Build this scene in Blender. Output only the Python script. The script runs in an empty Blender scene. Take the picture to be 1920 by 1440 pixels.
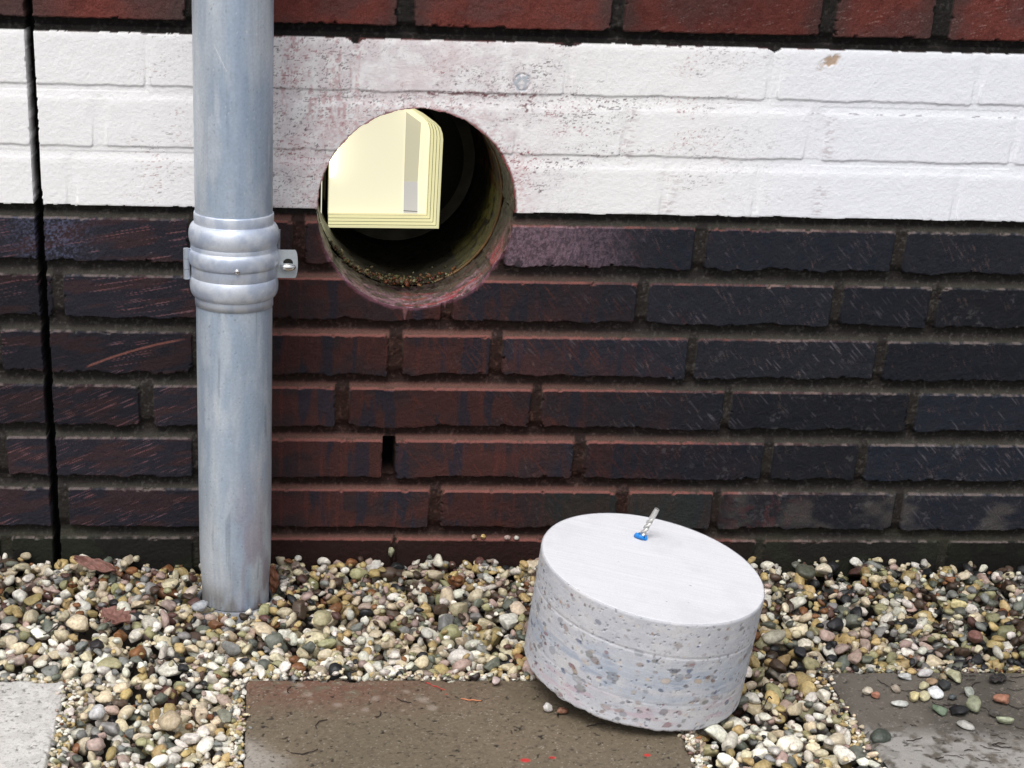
import bpy, math, random
import numpy as np

# ------------------------------------------------------------------ camera, world, sun, exposure
scene = bpy.context.scene
col = scene.collection
SUN_ELEV, SUN_AZ = math.radians(58), math.radians(205)      # azimuth measured clockwise from +Y

def camera():
    pitch, yaw, roll = 0.4167453, 0.0684127, -0.0314463
    cp, sp, cy, sy, cr, sr = (math.cos(pitch), math.sin(pitch), math.cos(yaw), math.sin(yaw), math.cos(roll), math.sin(roll))
    f = np.array([sy * cp, cy * cp, -sp]); right = np.array([cy, -sy, 0.0]); down = np.cross(f, right)
    r2 = cr * right + sr * down; d2 = -sr * right + cr * down
    cd = bpy.data.cameras.new('camera'); cam = bpy.data.objects.new('camera', cd); col.objects.link(cam)
    from mathutils import Matrix
    m = Matrix(((r2[0], -d2[0], -f[0], 0.007982), (r2[1], -d2[1], -f[1], -1.710004), (r2[2], -d2[2], -f[2], 0.741412), (0, 0, 0, 1)))
    cam.matrix_world = m
    cd.sensor_width = 36; cd.lens = 2981.66 / 1920 * 36
    cd.shift_x = (960 - 684.473) / 1920; cd.shift_y = (1070.444 - 720) / 1920
    cd.clip_start = 0.05; cd.clip_end = 500
    scene.camera = cam
camera()

w = bpy.data.worlds.new("World"); scene.world = w; w.use_nodes = True
nt = w.node_tree; nt.nodes.clear()
sky = nt.nodes.new('ShaderNodeTexSky'); sky.sky_type = 'NISHITA'; sky.sun_disc = False
sky.sun_elevation = SUN_ELEV; sky.sun_rotation = SUN_AZ; sky.dust_density = 4; sky.air_density = 1.0
hs = nt.nodes.new('ShaderNodeHueSaturation'); hs.inputs['Saturation'].default_value = 0.36
bg = nt.nodes.new('ShaderNodeBackground'); bg.inputs['Strength'].default_value = 0.13
wo = nt.nodes.new('ShaderNodeOutputWorld')
nt.links.new(sky.outputs[0], hs.inputs['Color']); nt.links.new(hs.outputs[0], bg.inputs['Color']); nt.links.new(bg.outputs[0], wo.inputs['Surface'])

sl = bpy.data.lights.new('sun', 'SUN'); sl.energy = 1.1; sl.angle = math.radians(30); sl.color = (1, 0.985, 0.965)
so = bpy.data.objects.new('sun', sl); col.objects.link(so)
from mathutils import Vector
sd = Vector((math.sin(SUN_AZ) * math.cos(SUN_ELEV), math.cos(SUN_AZ) * math.cos(SUN_ELEV), math.sin(SUN_ELEV)))
so.rotation_euler = sd.to_track_quat('Z', 'Y').to_euler()

scene.view_settings.view_transform = 'Standard'; scene.view_settings.look = 'None'
scene.view_settings.exposure = 0.4; scene.view_settings.gamma = 1.0
scene.cycles.use_denoising = True
scene.cycles.denoiser = 'OPENIMAGEDENOISE'
scene.cycles.max_bounces = 6

# ------------------------------------------------------------------ numpy helpers
_rt = np.random.RandomState(7).rand(8, 512, 512).astype(np.float32)
def vn(x, y, s=0):
    """value noise 0..1"""
    x = np.asarray(x, np.float32) + 1000.37 + 13.7 * s; y = np.asarray(y, np.float32) + 1000.11 + 29.3 * s
    xi = np.floor(x).astype(np.int32); yi = np.floor(y).astype(np.int32)
    fx = x - xi; fy = y - yi; fx = fx * fx * (3 - 2 * fx); fy = fy * fy * (3 - 2 * fy)
    T = _rt[s % 8]; a = xi & 511; b = (xi + 1) & 511; c = yi & 511; d = (yi + 1) & 511
    return (T[a, c] * (1 - fx) + T[b, c] * fx) * (1 - fy) + (T[a, d] * (1 - fx) + T[b, d] * fx) * fy
def fbm(x, y, s=0, o=4, g=.5):
    v = 0; a = 1; t = 0
    for i in range(o):
        v = v + a * vn(x * 2 ** i, y * 2 ** i, s + i); t += a; a *= g
    return v / t
def ss(a, b, x):
    t = np.clip((x - a) / (b - a), 0, 1); return t * t * (3 - 2 * t)
def rgb(*c):
    """sRGB 0-255 to linear"""
    c = np.array(c, float) / 255
    return np.where(c <= .04045, c / 12.92, ((c + .055) / 1.055) ** 2.4)
def mix(A, B, t):
    t = np.asarray(t)[..., None]; return A * (1 - t) + np.asarray(B) * t

def mesh_np(name, V, F, C=None, smooth=True, mat=None, parent=None, k=4, coll=True):
    me = bpy.data.meshes.new(name)
    V = np.ascontiguousarray(V, np.float32); F = np.ascontiguousarray(F, np.int32)
    me.vertices.add(len(V)); me.vertices.foreach_set('co', V.ravel())
    me.loops.add(F.size); me.loops.foreach_set('vertex_index', F.ravel())
    me.polygons.add(len(F)); me.polygons.foreach_set('loop_start', np.arange(0, F.size, k, dtype=np.int32))
    me.polygons.foreach_set('loop_total', np.full(len(F), k, np.int32))
    me.update(calc_edges=True)
    me.polygons.foreach_set('use_smooth', np.full(len(F), smooth))
    if C is not None:
        ca = me.color_attributes.new('Col', 'FLOAT_COLOR', 'POINT')
        C4 = np.ones((len(V), 4), np.float32); C4[:, :3] = C[:, :3]
        if C.shape[1] > 3: C4[:, 3] = C[:, 3]
        ca.data.foreach_set('color', C4.ravel())
    o = bpy.data.objects.new(name, me); col.objects.link(o)
    if mat: me.materials.append(mat)
    if parent: o.parent = parent
    return o
def tag(o, label=None, cat=None, group=None, kind=None):
    if label: o['label'] = label
    if cat: o['category'] = cat
    if group: o['group'] = group
    if kind: o['kind'] = kind
    return o
def empty(name, loc=(0, 0, 0)):
    o = bpy.data.objects.new(name, None); o.location = loc; o.empty_display_size = .02; col.objects.link(o); return o
def grid_faces(nx, ny, keep=None, wrap=False):
    i = np.arange(nx if wrap else nx - 1); j = np.arange(ny - 1)
    I, J = np.meshgrid(i, j, indexing='ij'); I2 = (I + 1) % nx
    F = np.stack([I * ny + J, I2 * ny + J, I2 * ny + J + 1, I * ny + J + 1], -1).reshape(-1, 4)
    return F
def compact(V, C, F):
    u, inv = np.unique(F.ravel(), return_inverse=True)
    return V[u], (None if C is None else C[u]), inv.reshape(F.shape)
def lathe(name, prof, seg, mat, parent, center=(0, 0), colf=None, a0=0, a1=2 * math.pi):
    prof = np.array(prof, float); full = abs(a1 - a0 - 2 * math.pi) < 1e-6
    th = np.linspace(a0, a1, seg, endpoint=not full)
    R = prof[:, 0]; Z = prof[:, 1]
    V = np.stack([center[0] + np.cos(th)[:, None] * R, center[1] + np.sin(th)[:, None] * R, np.ones(seg)[:, None] * Z], -1)
    C = colf(th[:, None] + 0 * Z, 0 * th[:, None] + Z) if colf else None
    F = grid_faces(seg, len(R), wrap=full)
    return mesh_np(name, V.reshape(-1, 3), F, None if C is None else C.reshape(-1, C.shape[-1]), mat=mat, parent=parent)
def smooth_prof(pts, n=10):
    """densify a (r, z) polyline with rounded arcs given as ('arc', r0, zc, dr, hz)"""
    out = []
    for p in pts:
        if p[0] == 'arc':
            _, r0, zc, dr, hz = p
            for a in np.linspace(-math.pi / 2, math.pi / 2, 22):
                out.append((r0 + dr * math.cos(a), zc + hz * math.sin(a)))
        else: out.append(p)
    return out
def box(name, x0, x1, y0, y1, z0, z1, mat, parent=None, bevel=0):
    V = [(x, y, z) for x in (x0, x1) for y in (y0, y1) for z in (z0, z1)]
    F = [(0, 1, 3, 2), (4, 6, 7, 5), (0, 4, 5, 1), (2, 3, 7, 6), (0, 2, 6, 4), (1, 5, 7, 3)]
    o = mesh_np(name, np.array(V), np.array(F), smooth=False, mat=mat, parent=parent)
    if bevel:
        m = o.modifiers.new('bevel', 'BEVEL'); m.width = bevel; m.segments = 3
    return o

# ------------------------------------------------------------------ materials
def mat_attr(name, rough=.8, bump=.3, bscale=900, var=.15, vscale=500, spec=.5, rough_var=0.0, metal=0, rscale=60, coat=0, alpha_rough=False, bump2=0, b2scale=200):
    m = bpy.data.materials.new(name); m.use_nodes = True; n = m.node_tree.nodes; L = m.node_tree.links
    b = n['Principled BSDF']; b.inputs['Roughness'].default_value = rough; b.inputs['Metallic'].default_value = metal
    b.inputs['Specular IOR Level'].default_value = spec
    a = n.new('ShaderNodeVertexColor'); a.layer_name = 'Col'
    g = n.new('ShaderNodeNewGeometry')
    nz = n.new('ShaderNodeTexNoise'); nz.inputs['Scale'].default_value = vscale; nz.inputs['Detail'].default_value = 3
    L.new(g.outputs['Position'], nz.inputs['Vector'])
    mr = n.new('ShaderNodeMapRange'); mr.inputs['From Min'].default_value = .3; mr.inputs['From Max'].default_value = .7
    mr.inputs['To Min'].default_value = 1 - var; mr.inputs['To Max'].default_value = 1 + var
    L.new(nz.outputs['Fac'], mr.inputs['Value'])
    v = n.new('ShaderNodeVectorMath'); v.operation = 'SCALE'; L.new(a.outputs['Color'], v.inputs[0]); L.new(mr.outputs[0], v.inputs['Scale'])
    L.new(v.outputs[0], b.inputs['Base Color'])
    bn = n.new('ShaderNodeTexNoise'); bn.inputs['Scale'].default_value = bscale; bn.inputs['Detail'].default_value = 4
    L.new(g.outputs['Position'], bn.inputs['Vector'])
    bp = n.new('ShaderNodeBump'); bp.inputs['Strength'].default_value = bump; bp.inputs['Distance'].default_value = .001
    L.new(bn.outputs['Fac'], bp.inputs['Height']); L.new(bp.outputs[0], b.inputs['Normal'])
    if bump2:
        bn2 = n.new('ShaderNodeTexNoise'); bn2.inputs['Scale'].default_value = b2scale; bn2.inputs['Detail'].default_value = 3
        L.new(g.outputs['Position'], bn2.inputs['Vector'])
        bp2 = n.new('ShaderNodeBump'); bp2.inputs['Strength'].default_value = bump2; bp2.inputs['Distance'].default_value = .002
        L.new(bn2.outputs['Fac'], bp2.inputs['Height']); L.new(bp.outputs[0], bp2.inputs['Normal']); L.new(bp2.outputs[0], b.inputs['Normal'])
    if rough_var or alpha_rough:
        rn = n.new('ShaderNodeTexNoise'); rn.inputs['Scale'].default_value = rscale
        L.new(g.outputs['Position'], rn.inputs['Vector'])
        r2 = n.new('ShaderNodeMapRange'); r2.inputs['From Min'].default_value = .3; r2.inputs['From Max'].default_value = .7
        r2.inputs['To Min'].default_value = rough - rough_var; r2.inputs['To Max'].default_value = rough + rough_var
        L.new(rn.outputs['Fac'], r2.inputs['Value'])
        if alpha_rough:
            mm = n.new('ShaderNodeMath'); mm.operation = 'MULTIPLY'; L.new(r2.outputs[0], mm.inputs[0]); L.new(a.outputs['Alpha'], mm.inputs[1]); L.new(mm.outputs[0], b.inputs['Roughness'])
        else: L.new(r2.outputs[0], b.inputs['Roughness'])
    return m
def mat_plain(name, c, rough=.6, metal=0, var=.1, vscale=200, bump=.1, spec=.5):
    m = bpy.data.materials.new(name); m.use_nodes = True; n = m.node_tree.nodes; L = m.node_tree.links
    b = n['Principled BSDF']; b.inputs['Roughness'].default_value = rough; b.inputs['Metallic'].default_value = metal
    b.inputs['Specular IOR Level'].default_value = spec
    g = n.new('ShaderNodeNewGeometry'); nz = n.new('ShaderNodeTexNoise'); nz.inputs['Scale'].default_value = vscale; nz.inputs['Detail'].default_value = 4
    L.new(g.outputs['Position'], nz.inputs['Vector'])
    cr = n.new('ShaderNodeValToRGB'); c = np.array(c[:3])
    cr.color_ramp.elements[0].position = .3; cr.color_ramp.elements[1].position = .7
    cr.color_ramp.elements[0].color = (*(c * (1 - var)), 1); cr.color_ramp.elements[1].color = (*np.minimum(c * (1 + var), 1), 1)
    L.new(nz.outputs['Fac'], cr.inputs['Fac']); L.new(cr.outputs['Color'], b.inputs['Base Color'])
    bp = n.new('ShaderNodeBump'); bp.inputs['Strength'].default_value = bump; bp.inputs['Distance'].default_value = .0005
    L.new(nz.outputs['Fac'], bp.inputs['Height']); L.new(bp.outputs[0], b.inputs['Normal'])
    return m

M_BRICK = mat_attr('brick_face', rough=.7, bump=.6, bscale=1100, var=.3, vscale=900, spec=.13, rough_var=.1, bump2=.25, b2scale=350)
M_PAINT = mat_attr('white_masonry_paint', rough=.75, bump=.35, bscale=700, var=.02, vscale=500, spec=.3, bump2=.22, b2scale=260)
M_BORE = mat_attr('cut_bore', rough=.4, bump=.5, bscale=900, var=.3, vscale=700, spec=.5, rough_var=.15)
M_ZINC = mat_attr('galvanised_zinc', rough=.5, bump=.06, bscale=700, var=.08, vscale=420, metal=.4, rough_var=.08, rscale=90)
M_ZINC2 = mat_attr('bright_zinc', rough=.5, bump=.05, bscale=900, var=.05, vscale=500, metal=.5, rough_var=.05, rscale=120)
M_SLAB = mat_attr('concrete_slab', rough=.75, bump=.45, bscale=1100, var=.16, vscale=1300, spec=.4, rough_var=.15, rscale=30, bump2=.3, b2scale=300)
M_CORE = mat_attr('cored_concrete', rough=.72, bump=.25, bscale=1300, var=.06, vscale=800, spec=.3, rough_var=.08)
M_PEB = mat_attr('pebble_stone', rough=.5, bump=.45, bscale=650, var=.25, vscale=330, spec=.42, rough_var=.14, rscale=90)
M_LEAF = mat_plain('dry_leaf', rgb(122, 86, 76), rough=.7, var=.35, vscale=180, bump=.3)
M_TWIG = mat_plain('twig_bark', rgb(48, 38, 32), rough=.8, var=.4, vscale=300)
M_CHROME = mat_plain('screw_steel', (.75, .75, .74), rough=.18, metal=1, var=.05)
M_STEEL = mat_plain('drill_steel', (.6, .59, .56), rough=.4, metal=.6, var=.15, vscale=500)
M_BLUE = mat_plain('blue_plastic', rgb(20, 125, 205), rough=.4, var=.08)
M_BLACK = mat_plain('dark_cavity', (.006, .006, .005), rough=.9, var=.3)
M_GREYPL = mat_plain('grey_plastic', rgb(125, 128, 135), rough=.5, var=.12)
def mat_glow(name, c, e):  # room light put in as emission, so boards, wall and post glow
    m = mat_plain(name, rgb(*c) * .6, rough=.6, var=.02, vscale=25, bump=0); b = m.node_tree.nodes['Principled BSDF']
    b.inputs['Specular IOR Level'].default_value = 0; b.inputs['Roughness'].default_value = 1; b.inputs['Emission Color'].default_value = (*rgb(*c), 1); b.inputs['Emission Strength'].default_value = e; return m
M_CREAM = mat_glow('glow_cream_board', (238, 232, 184), .60)
M_CREAMD = mat_glow('glow_cream_reveal', (240, 232, 190), .5)
M_CREAML = mat_glow('glow_cream_wall', (253, 247, 216), .64)
M_ADDED_GLOW = mat_glow('hidden_added_glow', (255, 246, 225), 5.0)  # for the added emitter hidden inside the window box
M_POST = mat_glow('glow_grey_post', (186, 181, 158), .85)
M_POST2 = mat_glow('glow_pale_grey', (206, 203, 200), .62)
M_SOIL = mat_plain('dark_soil', rgb(52, 45, 38), rough=.9, var=.4, vscale=60, bump=.5)

# ------------------------------------------------------------------ ground
def plane(name, x0, x1, y0, y1, z, mat):
    return mesh_np(name, np.array([(x0, y0, z), (x1, y0, z), (x1, y1, z), (x0, y1, z)]), np.array([(0, 1, 2, 3)]), mat=mat, smooth=False)
tag(plane('ground', -60, 60, -90, 60, -.055, M_SOIL), kind='structure')

# ------------------------------------------------------------------ brick wall
HX, HZ, HR = 168.3, 405.5, 106.4          # bored hole, mm in the wall plane
PX_EXP = -233.5
rows = []   # (z bottom, z top, kind, [(gap start, gap end)...])
rows.append((592.8, 642.5, 'R', [(-74.9, -61.9), (140.1, 157.6), (361.5, 374.8), (581.6, 596.7), (700.4, 719.6)]))
rows.append((528.6, 580.0, 'W', [(-118.4, -111.9), (94.3, 102.1), (316.8, 324.7), (532.3, 544.8), (755.5, 763.0)]))
rows.append((467.1, 516.3, 'W', [(48.0, 56.0), (268.8, 274.5), (382.6, 389.4), (582.5, 602.7), (807.9, 814.9)]))
rows.append((405.2, 455.3, 'W', [(16.2, 21.9), (210, 216), (431.6, 438.6), (532.4, 539.4), (754.3, 761.4)]))
rows.append((346.0, 391.8, 'A', [(-76.1, -65.3), (35.0, 49.4), (253.8, 266.4), (474.5, 488.5), (698.0, 711.2)]))
rows.append((284.3, 330.3, 'B', [(-3.4, 8.2), (200.4, 212.2), (417.1, 430.4), (637.8, 649.6), (749.4, 759.2)]))
rows.append((222.0, 268.1, 'C', [(-73.4, -63.4), (143.7, 159.7), (257.8, 271.6), (480.8, 491.6), (697.8, 709.2)]))
rows.append((161.0, 206.9, 'D', [(-133.0, -117.6), (86.0, 101.6), (307.5, 320.3), (529.8, 538.8), (745.9, 757.2)]))
rows.append((99.8, 145.3, 'E', [(-75.1, -63.7), (141.0, 155.7), (361.4, 375.1), (583.5, 595.4), (695.5, 706.9)]))
rows.append((37.7, 84.4, 'F', [(-9.3, 3.0), (197.5, 211.0), (417.0, 431.5), (531.0, 540.5), (749.3, 760.2)]))
rows.append((-24, 23.7, 'G', [(-76.8, -66.3), (156.0, 160.4), (367.6, 380.3), (589.9, 600.2), (813.1, 824.3)]))
rows.append((-86, -38, 'G', [(0, 12), (221, 233)]))
z = 642.5 + 14; rr_ = random.Random(3)
while z < 1240:
    s = rr_.uniform(-200, 0); rows.append((z, z + 47.5, 'R', [(s, s + 13), (s + 221, s + 234)])); z += 61.5
ZTOP = z - 10

def build_wall():
    xs = np.concatenate([np.arange(-1100, -320, 4.0), np.arange(-320, 960, .95), np.arange(960, 1700, 4.0)])
    zs = np.concatenate([np.arange(-80, -30, 5.0), np.arange(-30, 648, .95), np.arange(648, ZTOP, 3.0)])
    nx, nz = len(xs), len(zs)
    X, Z = np.meshgrid(xs.astype(np.float32), zs.astype(np.float32), indexing='ij')
    H = np.zeros_like(X); INX = np.zeros_like(X); C = np.zeros(X.shape + (3,), np.float32); D = np.full_like(X, -5.)
    paint = np.zeros(X.shape, bool)
    bz = fbm(X / 26, Z / 300 + 7, 1, 3) - .5        # slow wave of brick undersides
    ef = fbm(X / 5, Z / 5, 2, 3) - .5; ef2 = fbm(X / 14, Z / 9, 5, 3) - .5
    order = sorted(rows, key=lambda r: r[0])
    ID = np.zeros(X.shape, np.int32); KIND = np.zeros(X.shape, 'U1'); UP = np.zeros_like(X); BX = np.zeros_like(X); BW = np.ones_like(X)
    for ri, (zb, zt, kind, gaps) in enumerate(order):
        lo = -1e9 if ri == 0 else (order[ri - 1][1] + zb) / 2
        hi = 1e9 if ri == len(order) - 1 else (zt + order[ri + 1][0]) / 2
        js = np.where((zs > lo) & (zs <= hi))[0]
        if len(js) == 0: continue
        g = sorted(gaps); 
        while g[0][0] > -1150: g.insert(0, (g[0][0] - 221 + rr_.uniform(-2, 2), g[0][0] - 208))
        while g[-1][1] < 1750: g.append((g[-1][1] + 208, g[-1][1] + 221 + rr_.uniform(-2, 2)))
        mids = np.array([(a + b) / 2 for a, b in g]); st = np.array([a for a, b in g]); en = np.array([b for a, b in g])
        bi = np.searchsorted(mids, xs) - 1; bi = np.clip(bi, 0, len(g) - 2)
        xl = en[bi]; xr = st[bi + 1]
        sl_ = (slice(None), js)
        x = X[sl_]; zz = Z[sl_]; e = ef[sl_]; e2 = ef2[sl_]; b_ = bz[sl_]
        wav = 8.5 if kind in 'ABCDEF' else (2.0 if kind == 'R' else 3.2)
        rs = np.random.RandomState(ri * 77 + 5); hoff = rs.uniform(-1.0, 1.0, len(g)); tl = rs.uniform(-.008, .008, len(g))
        bw = wav * (b_ + .02) + (2.2 if kind in 'ABCDEF' else 1.3) * e
        zc = (zt + zb) / 2
        tlv = (tl[bi] * (xs - (xl + xr) / 2))[:, None]
        nick = 2.0 * ss(.66, .78, fbm(x / 9, zz / 7, 7, 3)) * (kind != 'W')
        dx = np.maximum(xl[:, None] - x + 1.4 * e2, x - xr[:, None] + 1.4 * e2) + nick
        dz = np.maximum(zb + bw + tlv * .4 - zz, zz - zt + 1.3 * e + tlv * .3) + nick
        r = 3.5
        qx = np.maximum(dx + r, 0); qz = np.maximum(dz + r, 0)
        sd_ = np.hypot(qx, qz) + np.minimum(np.maximum(dx + r, dz + r), 0) - r
        D[sl_] = -sd_; INX[sl_] = ss(-1.5, .5, -dx)
        ID[sl_] = (bi + ri * 40)[:, None]; KIND[sl_] = kind
        UP[sl_] = np.clip((zz - zb) / 46.0, -1, 2)
        BX[sl_] = (x - xl[:, None]); BW[sl_] = (xr - xl)[:, None]
        hb = hoff[bi][:, None]
        if kind == 'W': hb = hb * .3
        if kind == 'W':
            rec = 2.6
            headj = (dz < -1)
            rec = np.where(headj, 1.0, 1.35)
            cov = ss(-6, 7.0, -sd_)
            lowe = ss(-1.4, 1.2, -sd_ )
            k_ = ss(.25, .6, (zz - zb) / (zt - zb)); cov = lowe * (1 - k_) + cov * k_
            H[sl_] = -rec * (1 - cov) + hb
        else:
            cov = ss(-.3, 1.1, -sd_)
            # mortar: struck back under the brick above, coming forward towards the brick below
            up_ = (zz - zb) / (zt - zb)
            rec = 3.4 + 4.8 * np.where(up_ >= .5, np.clip((zz - zt) / 8, 0, 1), 1 - ss(-.04, .22, up_))
            if kind == 'R': rec = 4.5 + 6 * np.where(up_ >= .5, np.clip((zz - zt) / 3, 0, 1), 1 - ss(-.02, .1, up_))
            rec = rec + 1.3 * e2
            H[sl_] = -rec * (1 - cov) + hb * cov
    # painted band: three courses with their beds
    topn = 580 + 1.3 * (fbm(X / 11, Z * 0, 3, 3) - .5) * 2 - 6 * np.exp(-((X - 98) / 6) ** 2) - 4 * np.exp(-((X - 538) / 5) ** 2) - 5 * np.exp(-((X - 845) / 5) ** 2) - 2.5*np.exp(-((X-320)/12)**2)
    botn = 405.2 + (bz * 3.0) + 1.3 * ef + 0.8 * ef2
    paint = (Z < topn + .8 * ef) & (Z > botn)
    H = np.where((Z > 580) & (Z < 590) & ~paint, np.minimum(H, -7.5), H)
    H = np.where((KIND == 'W') & ~paint & (Z < 420), np.minimum(H, -9.), H)
    H = np.where((KIND == 'W') & ~paint & (Z > 560), np.minimum(H, -7.), H)
    fine = fbm(X / 2.2, Z / 2.2, 4, 3) - .5
    med = fbm(X / 12, Z / 12, 6, 3) - .5
    H += np.where(paint, .34, np.where(D < 0, 1.0, .8)) * fine + np.where(paint, .45, 1.0) * med

    # ---------------- colours
    rsb = np.random.RandomState(11)
    def brnd(k): return rsb.rand(4000)[(ID * 7 + k) % 4000]
    n1 = fbm(X / 40, Z / 25, 1, 4); n2 = fbm(X / 9, Z / 9, 2, 4); n3 = fbm(X / 3, Z / 3, 3, 3)
    # streak noise along a direction (dragged clay)
    def streak(ang, lx, lz, s, o=3):
        a = math.radians(ang); u = X * math.cos(a) + Z * math.sin(a); v = -X * math.sin(a) + Z * math.cos(a)
        return fbm(u / lx, v / lz, s, o)
    red_zone = ss(-75, -10, X) * (1 - ss(150, 520, X + 0.75 * (Z - 250) + 120 * (n1 - .5)))
    red_zone = np.where(KIND == 'G', red_zone * .8, red_zone)
    blueblack = mix(mix(np.zeros(X.shape + (3,)) + rgb(29, 31, 37), rgb(26, 31, 42), brnd(1)), rgb(38, 38, 42), n2 * .8)
    leftc = mix(np.zeros(X.shape + (3,)) + rgb(37, 36, 43), rgb(50, 38, 41), ss(.45, .65, streak(8, 40, 9, 2)))
    redc = mix(np.zeros(X.shape + (3,)) + rgb(62, 39, 37), rgb(48, 37, 39), ss(.4, .65, n1))
    # vertical dark and rusty runs inside the washed-down zone
    vs = fbm(X / 14, Z / 90, 3, 4); vs2 = fbm(X / 5, Z / 60 + 3, 5, 3)
    redc = mix(redc, rgb(36, 36, 45), ss(.57, .64, vs) * .8)
    redc = mix(redc, rgb(86, 46, 40), ss(.62, .75, vs2) * .35)
    face = mix(blueblack, leftc, 1 - ss(-60, -20, X))
    face = mix(face, redc, red_zone)
    # diagonal scratches
    s1 = streak(-46, 26, .8, 1, 2); s2 = streak(-50, 30, 1.4, 4); sL = streak(24, 22, .9, 6, 2); sL2 = streak(10, 30, 1.0, 2, 2)
    dens = fbm(X / 60, Z / 30, 7, 3)
    sc_r = ss(.74, .84, s1) * ss(.36, .58, dens) * ss(180, 380, X)
    sc_r = sc_r * (.15 + 1.0 * brnd(9)) * ss(.3, .6, fbm(X / 25, Z / 18, 5, 3))
    face = mix(face, rgb(108, 104, 110), np.clip(sc_r, 0, 1) * .7)
    sc3 = ss(.72, .8, streak(-60, 12, .8, 7, 2)) * ss(.5, .62, fbm(X / 16, Z / 14, 2, 3)) * ss(120, 300, X) * (KIND != 'R'); face = mix(face, rgb(96, 78, 74), sc3 * .5)
    face = mix(face, rgb(80, 44, 36), ss(.68, .8, s2) * ss(60, 200, X) * (1 - ss(350, 560, X)) * .7)
    sc_l = ss(.70, .82, np.where(Z > 225, sL2, sL)) * (1 - ss(-80, -60, X)) * ss(.36, .58, dens)
    face = mix(face, mix(np.zeros(X.shape + (3,)) + rgb(128, 74, 68), rgb(120, 100, 110), n2), sc_l * .6)
    # one long pale gouge across a left brick
    dl = np.abs((Z - (230 + (X + 185) * .42 - .0012 * (X + 185) ** 2))) ; g_ = (1 - ss(.6, 1.8, dl)) * ss(-192, -186, X) * (1 - ss(-100, -75, X)) * (KIND == 'C')
    face = mix(face, rgb(135, 88, 80), g_ * .8)
    # scuffed bluish corner next to the movement joint
    sc = np.exp(-((X + 225) / 38) ** 2) * (KIND == 'A') * ss(.42, .66, fbm(X / 2, Z / 1.6, 1, 3) + .1 * (UP - .5))
    face = mix(face, rgb(84, 88, 112), np.clip(sc * .6, 0, 1))
    # pale pink bloom on the brick right of the bore
    blo = (KIND == 'A') * ss(262, 272, X) * (1 - ss(300, 440, X + 50 * (n2 - .5)))
    blo = blo * (.45 + .55 * ss(.38, .58, fbm(X / 1.7, Z / 2.6, 6, 3))) * (1 - .8 * ss(.62, .7, n2) * (1 - ss(.1, .35, UP)))
    face = mix(face, rgb(112, 92, 102), np.clip(blo, 0, 1) * .85)
    # low greenish and grey patches
    face = mix(face, rgb(70, 66, 64), (KIND == 'F') * ss(520, 560, X) * ss(.45, .7, n1) * .7)
    face = mix(face, rgb(92, 50, 50), (KIND == 'F') * np.exp(-((X - 590) / 40) ** 2) * ss(.5, .65, n2) * .35)
    face = mix(face, rgb(40, 46, 42), (KIND == 'F') * ss(300, 360, X) * (1 - ss(500, 560, X)) * .6)
    gdark = mix(np.zeros(X.shape + (3,)) + rgb(30, 29, 27), rgb(52, 32, 29), red_zone)
    face = np.where((KIND == 'G')[..., None], mix(gdark, rgb(40, 44, 33), ss(.5, .7, n1) * .5 * (1 - red_zone)), face)
    # red engineering bricks of the top courses
    redb = mix(np.zeros(X.shape + (3,)) + rgb(100, 52, 46), rgb(86, 54, 51), ss(.35, .7, n1))
    redb = mix(redb, rgb(80, 38, 33), ss(.55, .7, n2) * .5)
    edge = 1 - ss(0, 26, np.minimum(BX, BW - BX) + 20 * (n2 - .5))
    redb = mix(redb, rgb(68, 52, 50), edge * .8 * (brnd(3) > .25))
    redb = mix(redb, rgb(68, 54, 52), (X < -70) * (1 - np.exp(-((X + 165) / 45) ** 2)) * .8)
    redb = mix(redb, rgb(165, 140, 135), ss(.72, .8, streak(15, 9, .9, 2)) * ss(380, 450, X) * .3)
    face = np.where((KIND == 'R')[..., None], redb, face)
    face = face * (0.72 + .56 * brnd(5))[..., None] ** .8
    salt = ss(.60, .72, fbm(X / 18, Z / 12, 4, 4)) * ss(.5, .65, n3) * (brnd(12) > .7) * (KIND != 'R') * (X > 430)
    face = mix(face, rgb(92, 90, 92), salt * .3)
    # pale worn arrises
    arr = ss(.0, .6, D) * (1 - ss(1.1, 2.0, D)) * ss(.45, .6, n3) * ((UP < .15) | (UP > .9))
    face = mix(face, face * 2.2 + .02, arr * .6)
    # mortar
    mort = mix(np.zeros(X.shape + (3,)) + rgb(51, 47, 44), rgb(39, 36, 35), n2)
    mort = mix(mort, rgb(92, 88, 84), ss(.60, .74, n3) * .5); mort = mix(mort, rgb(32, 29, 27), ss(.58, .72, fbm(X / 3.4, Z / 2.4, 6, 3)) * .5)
    wash = red_zone * (KIND != 'R') * (KIND != 'W')
    lowpart = (1 - ss(1.02, 1.15, np.where(UP > .5, UP, UP + 1.34) - .03 * (n3 - .5))) * INX  # lit ledge above each brick painted paler, slurry tint in the washed zone
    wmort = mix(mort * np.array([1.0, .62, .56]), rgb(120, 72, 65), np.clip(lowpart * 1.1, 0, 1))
    headm = (UP > .08) & (UP < .9)
    wmort = np.where(headm[..., None], mort * np.array([1.05, .58, .5]), wmort)
    mort = mix(mort, wmort, np.clip(wash * 1.25, 0, 1))
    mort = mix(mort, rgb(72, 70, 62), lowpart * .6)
    mort = mix(mort, rgb(54, 54, 42), (Z < 36) * ss(.4, .6, n1) * .6 * (1 - wash))
    mort = np.where((Z > 500)[..., None], mort * .6, mort * mix(np.full(X.shape + (3,), .8), np.full(3, .95), np.clip(wash * 1.2, 0, 1)))
    inside = ss(-.1, .35, D)
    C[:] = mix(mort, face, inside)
    # top arrises painted paler as lit edges, with pinkish slurry on the washed courses
    topar = (UP > .93) * ss(-.6, .2, D) * (1 - ss(1.0, 2.2, D)) * (KIND != 'R')
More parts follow.
